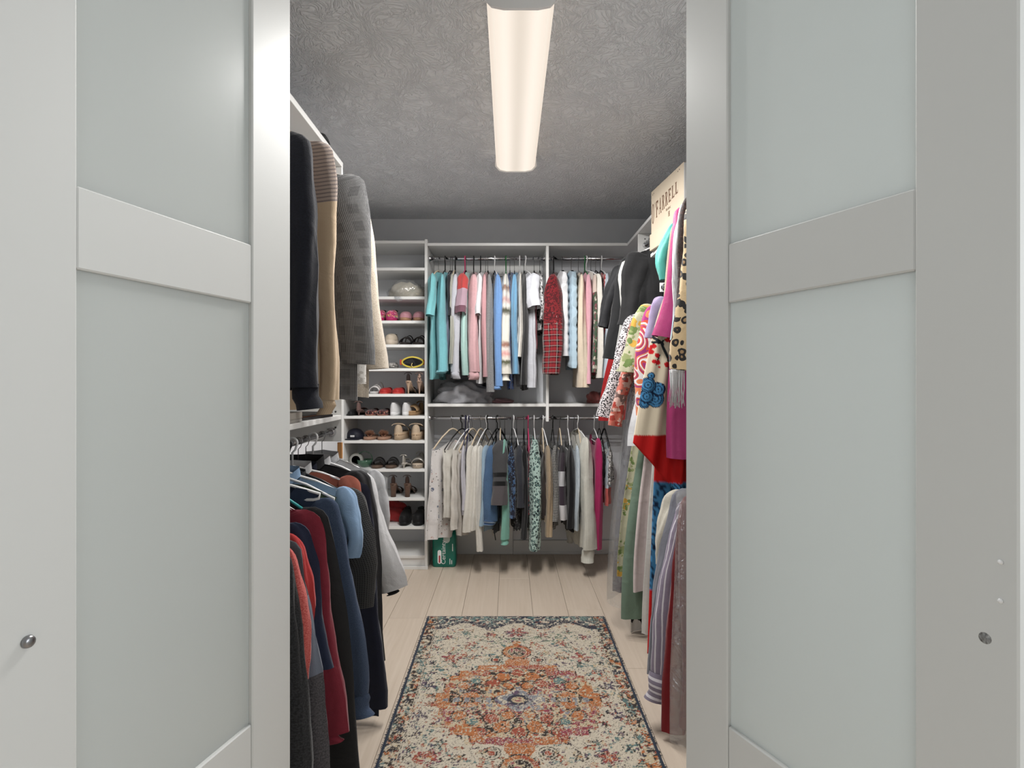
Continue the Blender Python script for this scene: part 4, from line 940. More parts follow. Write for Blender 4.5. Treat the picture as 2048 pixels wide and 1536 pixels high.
def upper_mesh(L, w, prof, t0, t1, z0, heelk=.72, m=14, n=12, zf=lambda t: 0):
    """closed vault over the sole between stations t0 and t1 (0 heel, 1 toe); prof(t) gives its height"""
    v = []
    for j in range(m + 1):
        t = t0 + (t1 - t0) * j / m
        e = min(1, max(0.02, 1 - ((t - .5) / .5) ** 4)) ** .5
        hw = w / 2 * (heelk + (1 - heelk) * smooth(.25, .7, t)) * e
        h = prof(t)
        for k in range(n + 1):
            a = math.pi * k / n
            v.append((hw * math.copysign(abs(math.cos(a)) ** .7, math.cos(a)), -t * L, z0 + zf(t) + h * math.sin(a) ** .8))
    q = n + 1
    f = [(j * q + k, j * q + k + 1, (j + 1) * q + k + 1, (j + 1) * q + k) for j in range(m) for k in range(n)]
    f += [tuple(range(q)), tuple(range(m * q, m * q + q))[::-1]]
    return v, f
def band(w, y0, y1, z0, h0, h1, th=.004, n=12, z1=None, tw_=1.0):
    """strap arching over the foot from edge to edge"""
    z1 = z0 if z1 is None else z1
    v = []
    for (y, z, h) in ((y0, z0, h0), (y1, z1, h1)):
        for o in (0, th):
            for k in range(n + 1):
                a = math.pi * k / n
                v.append(((w / 2 + o) * math.cos(a) * tw_, y, z + (h + o) * math.sin(a)))
    q = n + 1; f = []
    for k in range(n):
        f += [(k, k + 1, 2 * q + k + 1, 2 * q + k), (q + k, 3 * q + k, 3 * q + k + 1, q + k + 1), (k, q + k, q + k + 1, k + 1), (2 * q + k, 2 * q + k + 1, 3 * q + k + 1, 3 * q + k)]
    f += [(0, 2 * q, 3 * q, q), (n, q + n, 3 * q + n, 2 * q + n)]
    return v, f
def sm(c, rough=.55, **k): return fab(c, rough=rough, sheen=.05, **k)
GS = 'shoes on the shoe tower'
def shoe(kind, label, px, zs, c1, c2, L=.23, w=.078, yaw=0, back=.0, toe=1, c3=None, name=None, mat=None, hh=.08):
    """px: pixel column of the shoe's middle at the shelf front; toe=1 toe to the viewer, -1 heel to the viewer"""
    Y = YU + .012 + back
    x = PX(px, Y + .03)
    g = empty(name or 'shoe', (x, Y + (L if toe > 0 else 0), zs + .0006), yaw + (0 if toe > 0 else math.pi), label, 'shoe', GS)
    if toe < 0: g.location.y = Y
    A = mat or sm(c1); B = sm(c2); C3 = sm(c3) if c3 else A
    if kind == 'sneaker':
        MB().add(*sole_mesh(L, w, .024)).build('sole', B, g, True)
        up = MB().add(*upper_mesh(L, w * .95, lambda t: .066 - .02 * smooth(.45, .95, t), .015, .985, .022)).build('upper', A, g, True)
        MB().lathe([(.0001, 0), (.023, 0), (.026, .004), (.022, .006), (.0001, .004)], (0, 0, 0), 16, 'z', .9, 1.7).build('dark_opening', C3, g, True, (0, -L * .27, .083))  # dark disc on the closed upper, stands for the shade in the ankle opening
        for k in range(3):
            MB().tube([(-.014, 0, 0), (0, 0, .004), (.014, 0, 0)], .002, 5).build('lace', B, up, True, (0, -L * (.46 + .07 * k), .084 - .004 * k))
    elif kind == 'mule':
        MB().add(*sole_mesh(L, w, .022, lambda t: .016 * (1 - smooth(.1, .5, t)))).build('sole', B, g, True)
        MB().add(*upper_mesh(L, w * .98, lambda t: .052 - .020 * smooth(.6, 1, t), .48, .985, .021)).build('upper', A, g, True)
        MB().add(*band(w * .9, -L * .50, -L * .47, .022, .050, .050, .003)).build('trim', C3, g, True)
    elif kind == 'slip_on':
        MB().add(*sole_mesh(L, w, .034)).build('sole', B, g, True)
        MB().add(*upper_mesh(L, w * .97, lambda t: .048 - .016 * smooth(.6, 1, t), .02, .985, .033)).build('upper', A, g, True)
        MB().lathe([(.0001, 0), (.022, 0), (.024, .003), (.0001, .003)], (0, 0, 0), 16, 'z', .9, 1.8).build('dark_opening', C3, g, True, (0, -L * .30, .078))  # darker disc on top, shade of the shoe opening put into its colour
    elif kind == 'flat':
        MB().add(*sole_mesh(L, w, .008)).build('sole', B, g, True)
        MB().add(*upper_mesh(L, w * .96, lambda t: .034 - .010 * smooth(.6, 1, t), .55, .985, .007)).build('upper', A, g, True)
        MB().add(*upper_mesh(L, w * .96, lambda t: .036, .015, .16, .007)).build('heel_cup', A, g, True)
    elif kind in ('sandal', 'slide'):
        MB().add(*sole_mesh(L, w, .016)).build('sole', B, g, True)
        MB().add(*band(w * .92, -L * .62, -L * .80, .014, .040, .030)).build('strap', A, g, True)
        MB().add(*band(w * .86, -L * .44, -L * .56, .014, .046, .044)).build('strap', A, g, True)
        if kind == 'sandal': MB().add(*band(w * .70, -L * .10, -L * .02, .014, .060, .058, z1=.02)).build('strap', A, g, True)
    elif kind == 'flip_flop':
        MB().add(*sole_mesh(L, w, .018)).build('sole', B, g, True)
        for sd in (1, -1):
            MB().tube([(0, -L * .82, .017), (sd * w * .22, -L * .70, .032), (sd * w * .40, -L * .48, .018)], .004, 6).build('thong', A, g, True)
        rr = random.Random(int(px))
        for k in range(11):
            a = R_(-75 + 15 * k); q = .038 + .008 * rr.random()
            e = (math.sin(a) * q, -.004 - .012 * math.cos(a), .006 + math.cos(a) * q * .8)
            mb = MB(); mb.tube([(0, 0, 0), (e[0] * .5, e[1] * .9, e[2] * .62), e], [.0035, .006, .0012], 6, True, .4)
            mb.build('feather', A, g, True, (0, -L * .72, .028))
    elif kind in ('platform', 'wedge'):
        hgt = .05 if kind == 'platform' else .03
        zf = (lambda t: 0) if kind == 'platform' else (lambda t: .0)
        MB().add(*sole_mesh(L, w, hgt)).build('sole', B, g, True)
        mb = MB()
        for k in range(14):                      # plaited rope round the edge of the sole
            a = math.pi * (k + .5) / 14 + (math.pi if toe < 0 else 0)
            t = -L / 2 - L / 2 * math.sin(math.pi * (k + .5) / 14 if toe > 0 else -math.pi * (k + .5) / 14)
            mb.lathe([(.0001, -.003), (.004, -.0015), (.004, .0015), (.0001, .003)], (math.copysign(abs(math.cos(math.pi * (k + .5) / 14)) ** .7, math.cos(math.pi * (k + .5) / 14)) * w / 2 * (1 if toe > 0 else .72), t, hgt * .72), 6)
        tag(mb.build('rope_trim', C3, g, True), kind='stuff')
        MB().add(*band(w * .95, -L * .60, -L * .84, hgt - .002, .045, .030)).build('strap', A, g, True)
        MB().add(*band(w * .80, -L * .08, -L * .16, hgt + .045, .012, .016, .004, z1=hgt + .045)).build('ankle_strap', A, g, True)
        MB().add(*upper_mesh(L, w * .9, lambda t: .055, .015, .12, hgt - .002)).build('heel_cup', A, g, True)
    elif kind in ('heel', 'block_heel'):
        zf = lambda t: hh * (1 - smooth(.12, .62, t))
        MB().add(*sole_mesh(L, w * .9, .009, zf, .6)).build('sole', B, g, True)
        if kind == 'heel':
            MB().lathe([(.005, 0), (.0045, hh * .3), (.007, hh * .6), (.016, hh * .92), (.020, hh + .004)], (0, 0, 0), 12).build('heel', B, g, True, (0, -.026, 0))
        else:
            MB().lathe([(.018, 0), (.018, hh * .4), (.021, hh * .8), (.024, hh + .004)], (0, 0, 0), 12).build('heel', B, g, True, (0, -.028, 0))
        MB().add(*band(w * .86, -L * .68, -L * .88, .008, .038, .026)).build('strap', A, g, True)
        MB().add(*upper_mesh(L, w * .8, lambda t: .05, .012, .10, hh + .006, .6)).build('heel_cup', A, g, True)
        MB().add(*band(w * .62, -L * .03, -L * .06, hh + .05, .010, .012, .003)).build('ankle_strap', A, g, True)
    return g
S = SHELF
def pair(kind, lab1, lab2, p1, p2, *a, **k):
    shoe(kind, lab1, p1, *a, **k); shoe(kind, lab2, p2, *a, **k)
pinkfl = fab((206, 44, 112), 'floral', (230, 200, 90), (240, 150, 190), (60, 110, 110), sc=5, rough=.5)
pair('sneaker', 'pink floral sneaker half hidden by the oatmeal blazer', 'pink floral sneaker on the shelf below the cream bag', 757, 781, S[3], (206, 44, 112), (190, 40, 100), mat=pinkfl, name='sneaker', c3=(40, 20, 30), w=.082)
pair('mule', 'dusty pink loafer mule, left one of the pair', 'dusty pink loafer mule, right one beside the tower panel', 809, 836, S[3], (188, 130, 140), (166, 122, 90), name='mule', w=.084, c3=(160, 100, 110))
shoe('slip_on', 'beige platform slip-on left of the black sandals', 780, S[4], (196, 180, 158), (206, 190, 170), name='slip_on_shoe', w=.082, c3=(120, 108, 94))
pair('sandal', 'glossy black strappy sandal beside the beige slip-on', 'glossy black strappy sandal next to the tower panel', 809, 835, S[4], (28, 20, 18), (34, 24, 20), name='sandal', w=.08)
shoe('flat', 'snakeskin print flat shoe behind the oatmeal cuff', 781, S[5], (150, 146, 140), (60, 58, 56), name='flat_shoe', mat=fab((176, 172, 166), 'leopard', (60, 58, 58), (120, 116, 112), sc=4), w=.074)
# goggles
gg = empty('goggles', (PX(825, YU + .05), YU + .05, S[5] + .0025), 0, 'yellow and black sports goggles with a red strap', 'goggles', None)
ring = [(.072 * math.cos(a), .010 * math.cos(a) ** 2, .040 + .034 * math.sin(a) * (1 - .12 * abs(math.cos(a)))) for a in [2 * math.pi * k / 28 for k in range(29)]]
MB().tube(ring, .0065, 8, False).build('frame', sm((222, 196, 60), .4), gg, True)
ring2 = [(x * .86, y - .001, .040 + (z - .040) * .80) for x, y, z in ring]
MB().tube(ring2, .005, 8, False).build('seal', M['black_plastic'], gg, True)
v = [(x * .84, y + .002, .040 + (z - .040) * .78) for x, y, z in ring[:-1]]; v2 = [(x, y + .006, z) for x, y, z in v]; n = len(v)
MB().add(v + v2, [tuple(range(n)), tuple(range(n, 2 * n))[::-1]] + [(i, (i + 1) % n, n + (i + 1) % n, n + i) for i in range(n)]).build('lens', plain('goggle_lens', (12, 12, 14), .08), gg)
for sd in (1, -1):
    MB().box(-.008, .008, -.004, .05, .022, .058, .002).build('strap', sm((196, 72, 44)), gg, False, (sd * .080, .012, 0))
MB().tube([(.0, -.008, .034), (-.006, -.012, .018), (.004, -.014, .008), (-.002, -.013, .004)], .003, 6).build('nose_clip', sm((214, 190, 120)), gg, True)
shoe('sandal', 'white and silver strappy sandal beside the red flats', 747, S[6], (214, 212, 210), (200, 198, 196), name='sandal', w=.07)
pair('flat', 'coral red flat shoe, left one of the pair', 'coral red flat shoe, right one of the pair', 768, 794, S[6], (188, 36, 34), (214, 76, 66), name='flat_shoe', w=.085)
shoe('heel', 'nude stiletto sandal with its heel to the front', 817, S[6], (40, 26, 24), (196, 164, 136), toe=-1, name='high_heel', w=.075)
shoe('heel', 'black heeled sandal with a nude floral bow', 839, S[6], (176, 138, 118), (178, 146, 126), toe=-1, name='high_heel', w=.078, mat=fab((190, 152, 132), 'spots', (60, 40, 36), sc=4))
shoe('heel', 'taupe pump with its rounded heel to the front', 718, S[7], (120, 92, 86), (112, 86, 80), toe=-1, name='high_heel', w=.085, hh=.035)
shoe('flat', 'black flat shoe at the far left behind the panel', 702, S[7], (24, 24, 26), (20, 20, 22), name='flat_shoe', w=.058)
dkfl = fab((40, 24, 26), 'floral', (150, 60, 60), (190, 140, 110), (90, 50, 50), sc=6)
pair('flat', 'dark floral slipper beside the taupe pump', 'dark floral slipper beside the white sneakers', 740, 763, S[7], (40, 24, 26), (158, 112, 92), name='slipper', mat=dkfl, w=.084)
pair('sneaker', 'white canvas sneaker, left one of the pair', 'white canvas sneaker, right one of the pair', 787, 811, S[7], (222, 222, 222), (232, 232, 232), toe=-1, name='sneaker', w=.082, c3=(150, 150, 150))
shoe('wedge', 'tan cork wedge sandal turned sideways by the panel', 836, S[7], (176, 140, 98), (170, 132, 90), name='wedge_sandal', w=.075, c3=(150, 112, 70), yaw=R_(-14), back=.02)
cap = empty('baseball_cap', (PX(709, YU + .09), YU + .11, S[8]), 0, 'navy baseball cap with a small white label', 'cap')
MB().lathe([(.075, 0), (.078, .02), (.072, .05), (.050, .078), (.018, .090), (.0001, .091)], (0, 0, 0), 20).build('crown', sm((26, 28, 44)), cap, True); cap.scale = (.8, .8, .8)
v, f = sole_mesh(.085, .13, .006); MB().add(v, f).build('brim', sm((24, 26, 40)), cap, True, (0, -.045, 0.003))
MB().box(-.022, .014, -.004, 0, .014, .030, .001).build('patch', sm((220, 220, 222)), cap, False, (0, -.0745, .008))
pair('flip_flop', 'brown flip flop with feather trim beside the navy cap', 'brown flip flop with feather trim beside the platform sandals', 737, 765, S[8], (126, 84, 62), (166, 124, 100), name='flip_flop', w=.092, L=.24)
pair('platform', 'beige espadrille platform sandal, left one of the pair', 'beige espadrille platform sandal, right one by the panel', 797, 832, S[8], (202, 178, 150), (196, 168, 136), toe=-1, name='platform_sandal', w=.105, c3=(160, 128, 96))
tr = empty('tape_roll', (PX(712, YU + .1), YU + .12, S[9] + .0006), 0, 'pale roll of tape at the left of the lower shelf', 'tape')
MB().lathe([(.030, -.024), (.046, -.024), (.046, .024), (.030, .024), (.030, -.024)], (0, 0, .046), 24, 'y').build('roll', sm((190, 190, 184)), tr, True)
MB().lathe([(.026, -.023), (.0298, -.023), (.0298, .023), (.026, .023), (.026, -.023)], (0, 0, .046), 24, 'y').build('core', sm((150, 120, 90)), tr, True)
gb = empty('glass_basket', (PX(729, YU + .09), YU + .1, S[9] + .0006), 0, 'small green glass basket with a looped handle', 'basket')
tg = NT('green_glass'); tg.set(Base_Color=(.12, .26, .17, 1), Roughness=.08); tg.b.inputs['Transmission Weight'].default_value = .6
MB().lathe([(.0001, 0), (.030, 0), (.046, .02), (.054, .05), (.051, .05), (.043, .022), (.028, .005), (.0001, .004)], (0, 0, 0), 22).build('bowl', tg.m, gb, True)
MB().tube([(.052 * math.cos(a), 0, .05 + .055 * math.sin(a)) for a in [math.pi * k / 14 for k in range(15)]], .003, 6).build('handle', tg.m, gb, True)
pair('slide', 'black slide sandal, left one of the pair', 'black slide sandal beside the silver heel', 753, 781, S[9], (26, 24, 24), (96, 76, 62), name='slide_sandal', w=.088)
shoe('heel', 'silver high heel with a pointed back strap', 808, S[9], (186, 182, 176), (196, 190, 180), toe=-1, name='high_heel', w=.07, mat=plain('silver_leather', (196, 192, 184), .3, .7), hh=.03)
shoe('wedge', 'silver wedge sandal against the tower panel', 835, S[9], (180, 178, 174), (190, 172, 150), name='wedge_sandal', w=.085, mat=plain('silver_leather', (190, 188, 182), .3, .7), c3=(150, 140, 128))
pair('block_heel', 'brown block heel sandal, left one of the pair', 'brown block heel sandal, right one of the pair', 787, 815, S[10], (60, 40, 32), (104, 78, 64), toe=-1, name='high_heel', w=.08, hh=.085)
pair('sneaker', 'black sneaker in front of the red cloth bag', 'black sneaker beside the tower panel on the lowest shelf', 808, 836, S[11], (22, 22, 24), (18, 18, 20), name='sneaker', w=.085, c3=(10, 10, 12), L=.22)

def lump(name, label, cat, loc, sx, sy, sz, mat, seed, group=None, rough=.25, wr=9, parts=None):
    """soft heap: flattened sphere with folds"""
    rnd = random.Random(seed); ph = [rnd.uniform(0, 6.28) for _ in range(12)]
    v = []; uv = []; n, m = 48, 24
    for j in range(m + 1):
        th = math.pi * j / m
        for i in range(n + 1):
            a = 2 * math.pi * i / n
            d = Vector((math.sin(th) * math.cos(a), math.sin(th) * math.sin(a), math.cos(th)))
            k = 1
            for q in range(4):
                k += rough / (q + 1) * .5 * math.sin(wr * (q + 1) * .35 * (d.x * math.cos(ph[q]) + d.y * math.sin(ph[q]) + d.z * math.cos(ph[q + 4])) + ph[q + 8])
            z = d.z * k * sz
            fx = 1 if z > 0 else 1
            v.append((d.x * k * sx, d.y * k * sy, max(z, -sz * .45) + sz * .45)); uv.append((a * sx, th * sz))
    q = n + 1
    f = [(j * q + i, j * q + i + 1, (j + 1) * q + i + 1, (j + 1) * q + i) for j in range(m) for i in range(n)]
    g = empty(name, (loc[0], loc[1], loc[2] + .0006), 0, label, cat, group)
    o = MB().add(v, f, uv).build(parts or 'cloth', mat, g, True)
    return g
bg = lump('plastic_bag', 'cream woolly bundle inside a clear plastic bag on the tower', 'bag', (PX(813, YU + .12), YU + .125, S[2]), .116, .10, .078, fab((206, 196, 174), bump=.7), 3, parts='bundle', rough=.16, wr=15)
lump_f = lump('tmp_film', 'x', 'x', (0, 0, 0), .125, .113, .086, M['film'], 3, rough=.2, wr=17, parts='film')
fo = lump_f.children[0]; fo.parent = bg; fo.location.z = -.0003; bpy.data.objects.remove(lump_f)
MB().add([(-.06, -.115, .0), (-.02, -.125, -.004), (.0, -.126, -.030), (-.03, -.127, -.036), (-.055, -.1255, -.018), (-.06, -.113, .003), (-.02, -.123, .0), (.0, -.1245, -.029), (-.03, -.1255, -.035), (-.055, -.124, -.017)], [(0, 1, 2, 3, 4), (9, 8, 7, 6, 5), (0, 5, 6, 1), (1, 6, 7, 2), (2, 7, 8, 3), (3, 8, 9, 4), (4, 9, 5, 0)]).build('bag_tail', M['film'], bg, True, (0, -.012, 0))
lump('cloth_bag', 'crumpled red cloth bag on the lowest tower shelf', 'bag', (PX(782, YU + .13), YU + .19, S[11]), .10, .075, .085, fab((168, 34, 36), rough=.6), 8, rough=.35)
lump('folded_blanket', 'heap of folded grey blankets on the middle shelf', 'blanket', (PX(930, YU + .15), YU + .185, 1.104), .205, .125, .105, fab((196, 196, 202), 'melange', (178, 178, 184), bump=.6), 12, rough=.26, wr=18)
lump('folded_cloth', 'dusty pink cloth on the middle shelf beside the grey blankets', 'cloth', (PX(1003, YU + .13), YU + .19, 1.104), .075, .08, .022, fab((176, 128, 134)), 15, rough=.25)
lump('folded_cloth', 'coral pink cloth bundle on the middle shelf right of the divider', 'cloth', (PX(1193, YU + .13), YU + .17, 1.104), .055, .09, .055, fab((178, 96, 92)), 19, rough=.35)
lump('black_pouch', 'small black pouch on top of the left shelf', 'pouch', (-.775, 2.25, 2.2), .045, .05, .034, fab((24, 24, 26), rough=.6), 23, rough=.2)
pp = empty('paper_sheet', (PX(785, 3.85), 3.84, 2.196), R_(12), 'curled white paper on top of the shoe tower', 'paper')
v = [(-.06 + .03 * i, y, .001 + .010 * abs(i - 2) ** 1.3 * .6) for y in (-.09, .09) for i in range(5)]; v += [(x, y, z + .0012) for x, y, z in v]
MB().add(v, [(i, i + 1, 6 + i, 5 + i) for i in range(4)] + [(10 + i, 15 + i, 16 + i, 11 + i) for i in range(4)] + [(0, 5, 15, 10), (4, 14, 19, 9)] + [(i, 10 + i, 11 + i, i + 1) for i in range(4)] + [(5 + i, 6 + i, 16 + i, 15 + i) for i in range(4)]).build('sheet', plain('paper', (225, 225, 222), .7), pp, True)
# flat things on the left middle shelf
td = empty('wooden_tray', (-.86, 1.72, 1.1045), R_(2), 'flat grey wooden tray lying on the left middle shelf', 'tray')
MB().box(-.13, .13, -.30, .26, .0, .012, .002).build('base', plain('grey_wood', (150, 146, 140), .6, var=.1, vs_=30), td)
for a in ((-.13, -.118, -.30, .26), (.118, .13, -.30, .26), (-.118, .118, -.30, -.288), (-.118, .118, .248, .26)):
    MB().box(a[0], a[1], a[2], a[3], .012, .034, .001).build('rim', plain('grey_wood', (160, 154, 146), .6, var=.1, vs_=30), td)
bk = empty('folder', (-.84, 2.17, 1.1045), R_(-6), 'black flat folder with a brown edge on the left middle shelf', 'folder')
MB().box(-.10, .105, -.14, .12, .0, .010, .001).build('cover', plain('black_card', (24, 22, 22), .5), bk)
MB().box(-.095, .10, -.135, .115, .0102, .015, .001).build('sheets', plain('brown_card', (120, 78, 52), .6), bk)
MB().box(-.10, .105, -.14, .12, .0152, .020, .001).build('cover', plain('black_card', (28, 26, 26), .5), bk)

# ------------------------------------------------------------------ hat box with its lettering
hx = empty('hat_box', (0, 0, 0), 0, "cream hat box lettered O'FARRELL on the short right shelf", 'box')
HBL, HBW, HBH = .412, .30, .308
hx.location = (.735, 2.90, 1.9305); hx.rotation_euler = (0, 0, math.atan2(-.41, .045))   # local x runs along the lettered side, from far to near
crm = plain('cream_card', (178, 165, 146), .65, var=.02)
gry = plain('white_card', (206, 206, 206), .65)
MB().box(0, HBL, 0, HBW, 0, .085, .002).build('tray', crm, hx)
MB().box(.006, HBL - .006, .006, HBW - .006, .0852, HBH, .002).build('lid', crm, hx)
MB().box(HBL - .0058, HBL - .004, .008, HBW - .008, .09, HBH - .004, .0005).build('end_flap', gry, hx)
brown = plain('brown_ink', (92, 66, 48), .7)
def letter_strokes(ch):
    """serif capitals on a unit box 0..1 x 0..1: thick bars as polygons"""
    P = []; s = .26; t = .12
    def bar(x0, y0, x1, y1): P.append([(x0, y0), (x1, y0), (x1, y1), (x0, y1)])
    def stem(x): bar(x, 0, x + s, 1); bar(x - .08, 0, x + s + .08, .07); bar(x - .08, .93, x + s + .08, 1)
    def arc(cx, cy, rx, ry, a0, a1, w0, w1, n=14):
        for i in range(n):
            q = [math.radians(a0 + (a1 - a0) * (i + k) / n) for k in (0, 1)]
            P.append([(cx + rx * math.cos(q[0]), cy + ry * math.sin(q[0])), (cx + rx * math.cos(q[1]), cy + ry * math.sin(q[1])), (cx + (rx - w0) * math.cos(q[1]), cy + (ry - w1) * math.sin(q[1])), (cx + (rx - w0) * math.cos(q[0]), cy + (ry - w1) * math.sin(q[0]))])
    if ch == 'O': arc(.42, .5, .42, .5, 0, 360, .19, .08, 28)
    elif ch == "'": P.append([(.02, 1.0), (.2, 1.0), (.14, .72), (.06, .72)])
    elif ch in 'FEL':
        stem(.08)
        if ch in 'FE': bar(.28, 1 - t, .78, 1); bar(.70, .78, .78, 1); bar(.28, .47, .62, .47 + t); bar(.55, .40, .62, .64)
        if ch in 'EL': bar(.28, 0, .80, t); bar(.72, 0, .80, .26)
    elif ch == 'A':
        P.append([(.0, 0), (.10, 0), (.46, 1), (.38, 1)]); P.append([(.60, 0), (.82, 0), (.52, 1), (.36, 1)]); bar(.18, .30, .64, .38); bar(-.06, 0, .18, .06); bar(.52, 0, .90, .06)
    elif ch == 'R':
        stem(.08); arc(.40, .745, .34, .255, -90, 90, .17, .08, 12); bar(.28, .92, .42, 1); bar(.28, .49, .42, .57); P.append([(.40, .50), (.58, .50), (.90, 0), (.68, 0)])
    elif ch == 'H': stem(.08); stem(.62); bar(.28, .46, .62, .56)
    elif ch == 'N': stem(.08); bar(.72, 0, .80, 1); P.append([(.10, 1), (.28, 1), (.80, 0), (.66, 0)])
    elif ch == 'D': stem(.08); arc(.30, .5, .48, .5, -90, 90, .19, .08, 14)
    elif ch == 'C': arc(.45, .5, .45, .5, 50, 310, .19, .08, 20)
    return P
def sign(text, x, z, hgt, wk, gap, mat, par, yface, h2=None, rise=0.0):
    mb = MB(); cx = x
    for i, ch in enumerate(text):
        q_ = i / max(1, len(text) - 1); hh_ = hgt + ((h2 or hgt) - hgt) * q_ ** .6; zz = z + rise * q_ ** .8
        for j, poly in enumerate(letter_strokes(ch)):
            pts = [(cx + p[0] * wk, zz + p[1] * hh_) for p in poly]
            ar = sum(pts[k][0] * pts[(k + 1) % len(pts)][1] - pts[(k + 1) % len(pts)][0] * pts[k][1] for k in range(len(pts)))
            if ar < 0: pts = pts[::-1]
            n = len(pts); d = .0006 + .00006 * (j % 7)
            mb.add([(p[0], yface - d, p[1]) for p in pts] + [(p[0], yface - .0001, p[1]) for p in pts], [tuple(range(n)), tuple(range(n, 2 * n))[::-1]] + [(k, n + k, n + (k + 1) % n, (k + 1) % n) for k in range(n)])
        cx += wk * (.36 if ch == "'" else 1.0) + gap
    return mb.build('lettering', mat, par)

sign("O'FARRELL", .018, .134, .104, .035, .005, brown, hx, .0060, h2=.056, rise=.055)
sign("HANDC", .205, .146, .011, .010, .0025, brown, hx, .0060)
sign("H", .232, .112, .024, .020, .0, brown, hx, .0060)
for (x_, z_) in ((.03, .285), (.042, .288), (.345, .287), (.362, .290)):
    MB().lathe([(.0001, 0), (.003, 0), (.003, -.0006), (.0001, -.0006)], (0, 0, 0), 8, 'y').build('staple', M['black_plastic'], hx, False, (x_, .0059, z_))

# ------------------------------------------------------------------ green package on the floor
pk = empty('green_package', (PX(890, 3.80), 3.80, 0), 0, 'green plastic wrapped package lettered Certainty on the floor by the shoe tower', 'package')
gp = plain('green_wrap', (14, 112, 96), .28)
v = []; nn = 24; rows = [(0, .93, .92), (.006, .98, .97), (.03, 1, 1), (.10, 1.015, 1.03), (.19, 1.0, 1), (.228, .97, .9), (.243, .92, .55), (.249, .9, .25)]
for (z_, kx, ky) in rows:
    for i in range(nn):
        a = 2 * math.pi * i / nn
        v.append((.080 * kx * math.copysign(abs(math.cos(a)) ** .25, math.cos(a)), .058 * ky * math.copysign(abs(math.sin(a)) ** .3, math.sin(a)), z_))
f = [(j * nn + i, j * nn + (i + 1) % nn, (j + 1) * nn + (i + 1) % nn, (j + 1) * nn + i) for j in range(len(rows) - 1) for i in range(nn)] + [tuple(range(nn))[::-1], tuple(range((len(rows) - 1) * nn, len(rows) * nn))]
MB().add(v, f).build('wrap', gp, pk, True)
wht = plain('white_ink', (232, 236, 236), .35); rd = plain('red_ink', (170, 52, 56), .4)
def text_part(txt, size, loc, rot, mat, par, name='lettering'):
    cu = bpy.data.curves.new('txt', 'FONT'); cu.body = txt; cu.size = size; cu.extrude = .0004; cu.resolution_u = 3
    t = bpy.data.objects.new('txt', cu); COL.objects.link(t)
    dg = bpy.context.evaluated_depsgraph_get(); dg.update()
    me = bpy.data.meshes.new_from_object(t.evaluated_get(dg)); me.name = name
    bpy.data.objects.remove(t)
    me.materials.clear(); me.materials.append(mat)
    o = bpy.data.objects.new(name, me); COL.objects.link(o); o.parent = par; o.location = loc; o.rotation_euler = rot
    return o
FY = -.0602
text_part('Certainty', .042, (.010, FY - .0008, .022), (R_(90), R_(-90), 0), wht, pk)
def pill(x, z0, z1, w, mat, y, nm, yth=.0008):
    pts = [(x + w / 2 * math.cos(a), z1 - w / 2 + w / 2 * math.sin(a)) for a in [math.pi * k / 10 for k in range(11)]] + [(x + w / 2 * math.cos(a), z0 + w / 2 + w / 2 * math.sin(a)) for a in [math.pi + math.pi * k / 10 for k in range(11)]]
    return MB().prism(pts, y - yth, y, 'y').build(nm, mat, pk)
pill(-.030, .025, .118, .026, wht, FY - .0002, 'badge'); pill(-.030, .032, .082, .010, rd, FY - .0011, 'badge_mark')
pill(.018, .165, .225, .044, plain('pale_print', (188, 200, 196), .4), FY + .0005, 'picture_print')
for (x_, z0, z1) in ((.040, .022, .060), (.052, .022, .050), (.058, .110, .160)):
    pill(x_, z0, z1, .005, wht, FY - .0002, 'small_print')

# ------------------------------------------------------------------ rug: colours are woven in, one tuft every few millimetres
RW, RL, RXC, RYC = .463, .775, .036, 2.16
rug = empty('area_rug', (RXC, RYC, 0), 0, 'cream distressed oriental rug with orange medallion and dark blue edge', 'rug')
nx, ny = 300, 500
us = np.linspace(-RW, RW, nx); vs__ = np.linspace(-RL, RL, ny)
UU, VV = np.meshgrid(us, vs__)
rs = np.random.RandomState(7)
def vnoise(scale, seed):
    r = np.random.RandomState(seed); a = UU / scale + 50; b = VV / scale + 50
    g = r.rand(int(a.max()) + 3, int(b.max()) + 3)
    i, j = a.astype(int), b.astype(int); fa, fb = a - i, b - j; fa = fa * fa * (3 - 2 * fa); fb = fb * fb * (3 - 2 * fb)
    return (g[i, j] * (1 - fa) + g[i + 1, j] * fa) * (1 - fb) + (g[i, j + 1] * (1 - fa) + g[i + 1, j + 1] * fa) * fb
n1, n2, n3 = vnoise(.012, 1), vnoise(.028, 2), vnoise(.09, 3)
n4, n5 = vnoise(.007, 4), vnoise(.018, 5)
white = rs.rand(ny, nx); white2 = rs.rand(ny, nx)
cL = lambda c: np.array(lin(c)[:3])
pal = dict(cream=cL((206, 196, 178)), tan=cL((196, 178, 148)), orange=cL((184, 112, 66)), rust=cL((160, 76, 58)), pink=cL((146, 62, 80)), navy=cL((40, 46, 66)), teal=cL((92, 124, 124)), green=cL((112, 128, 112)), grey=cL((134, 138, 146)), purple=cL((92, 74, 98)), black=cL((44, 38, 40)), blue=cL((48, 62, 78)))
Cc = np.empty((ny, nx, 3)); Cc[:] = pal['cream']
def put(mask, name): Cc[mask] = pal[name]
aU, aV = np.abs(UU), np.abs(VV)
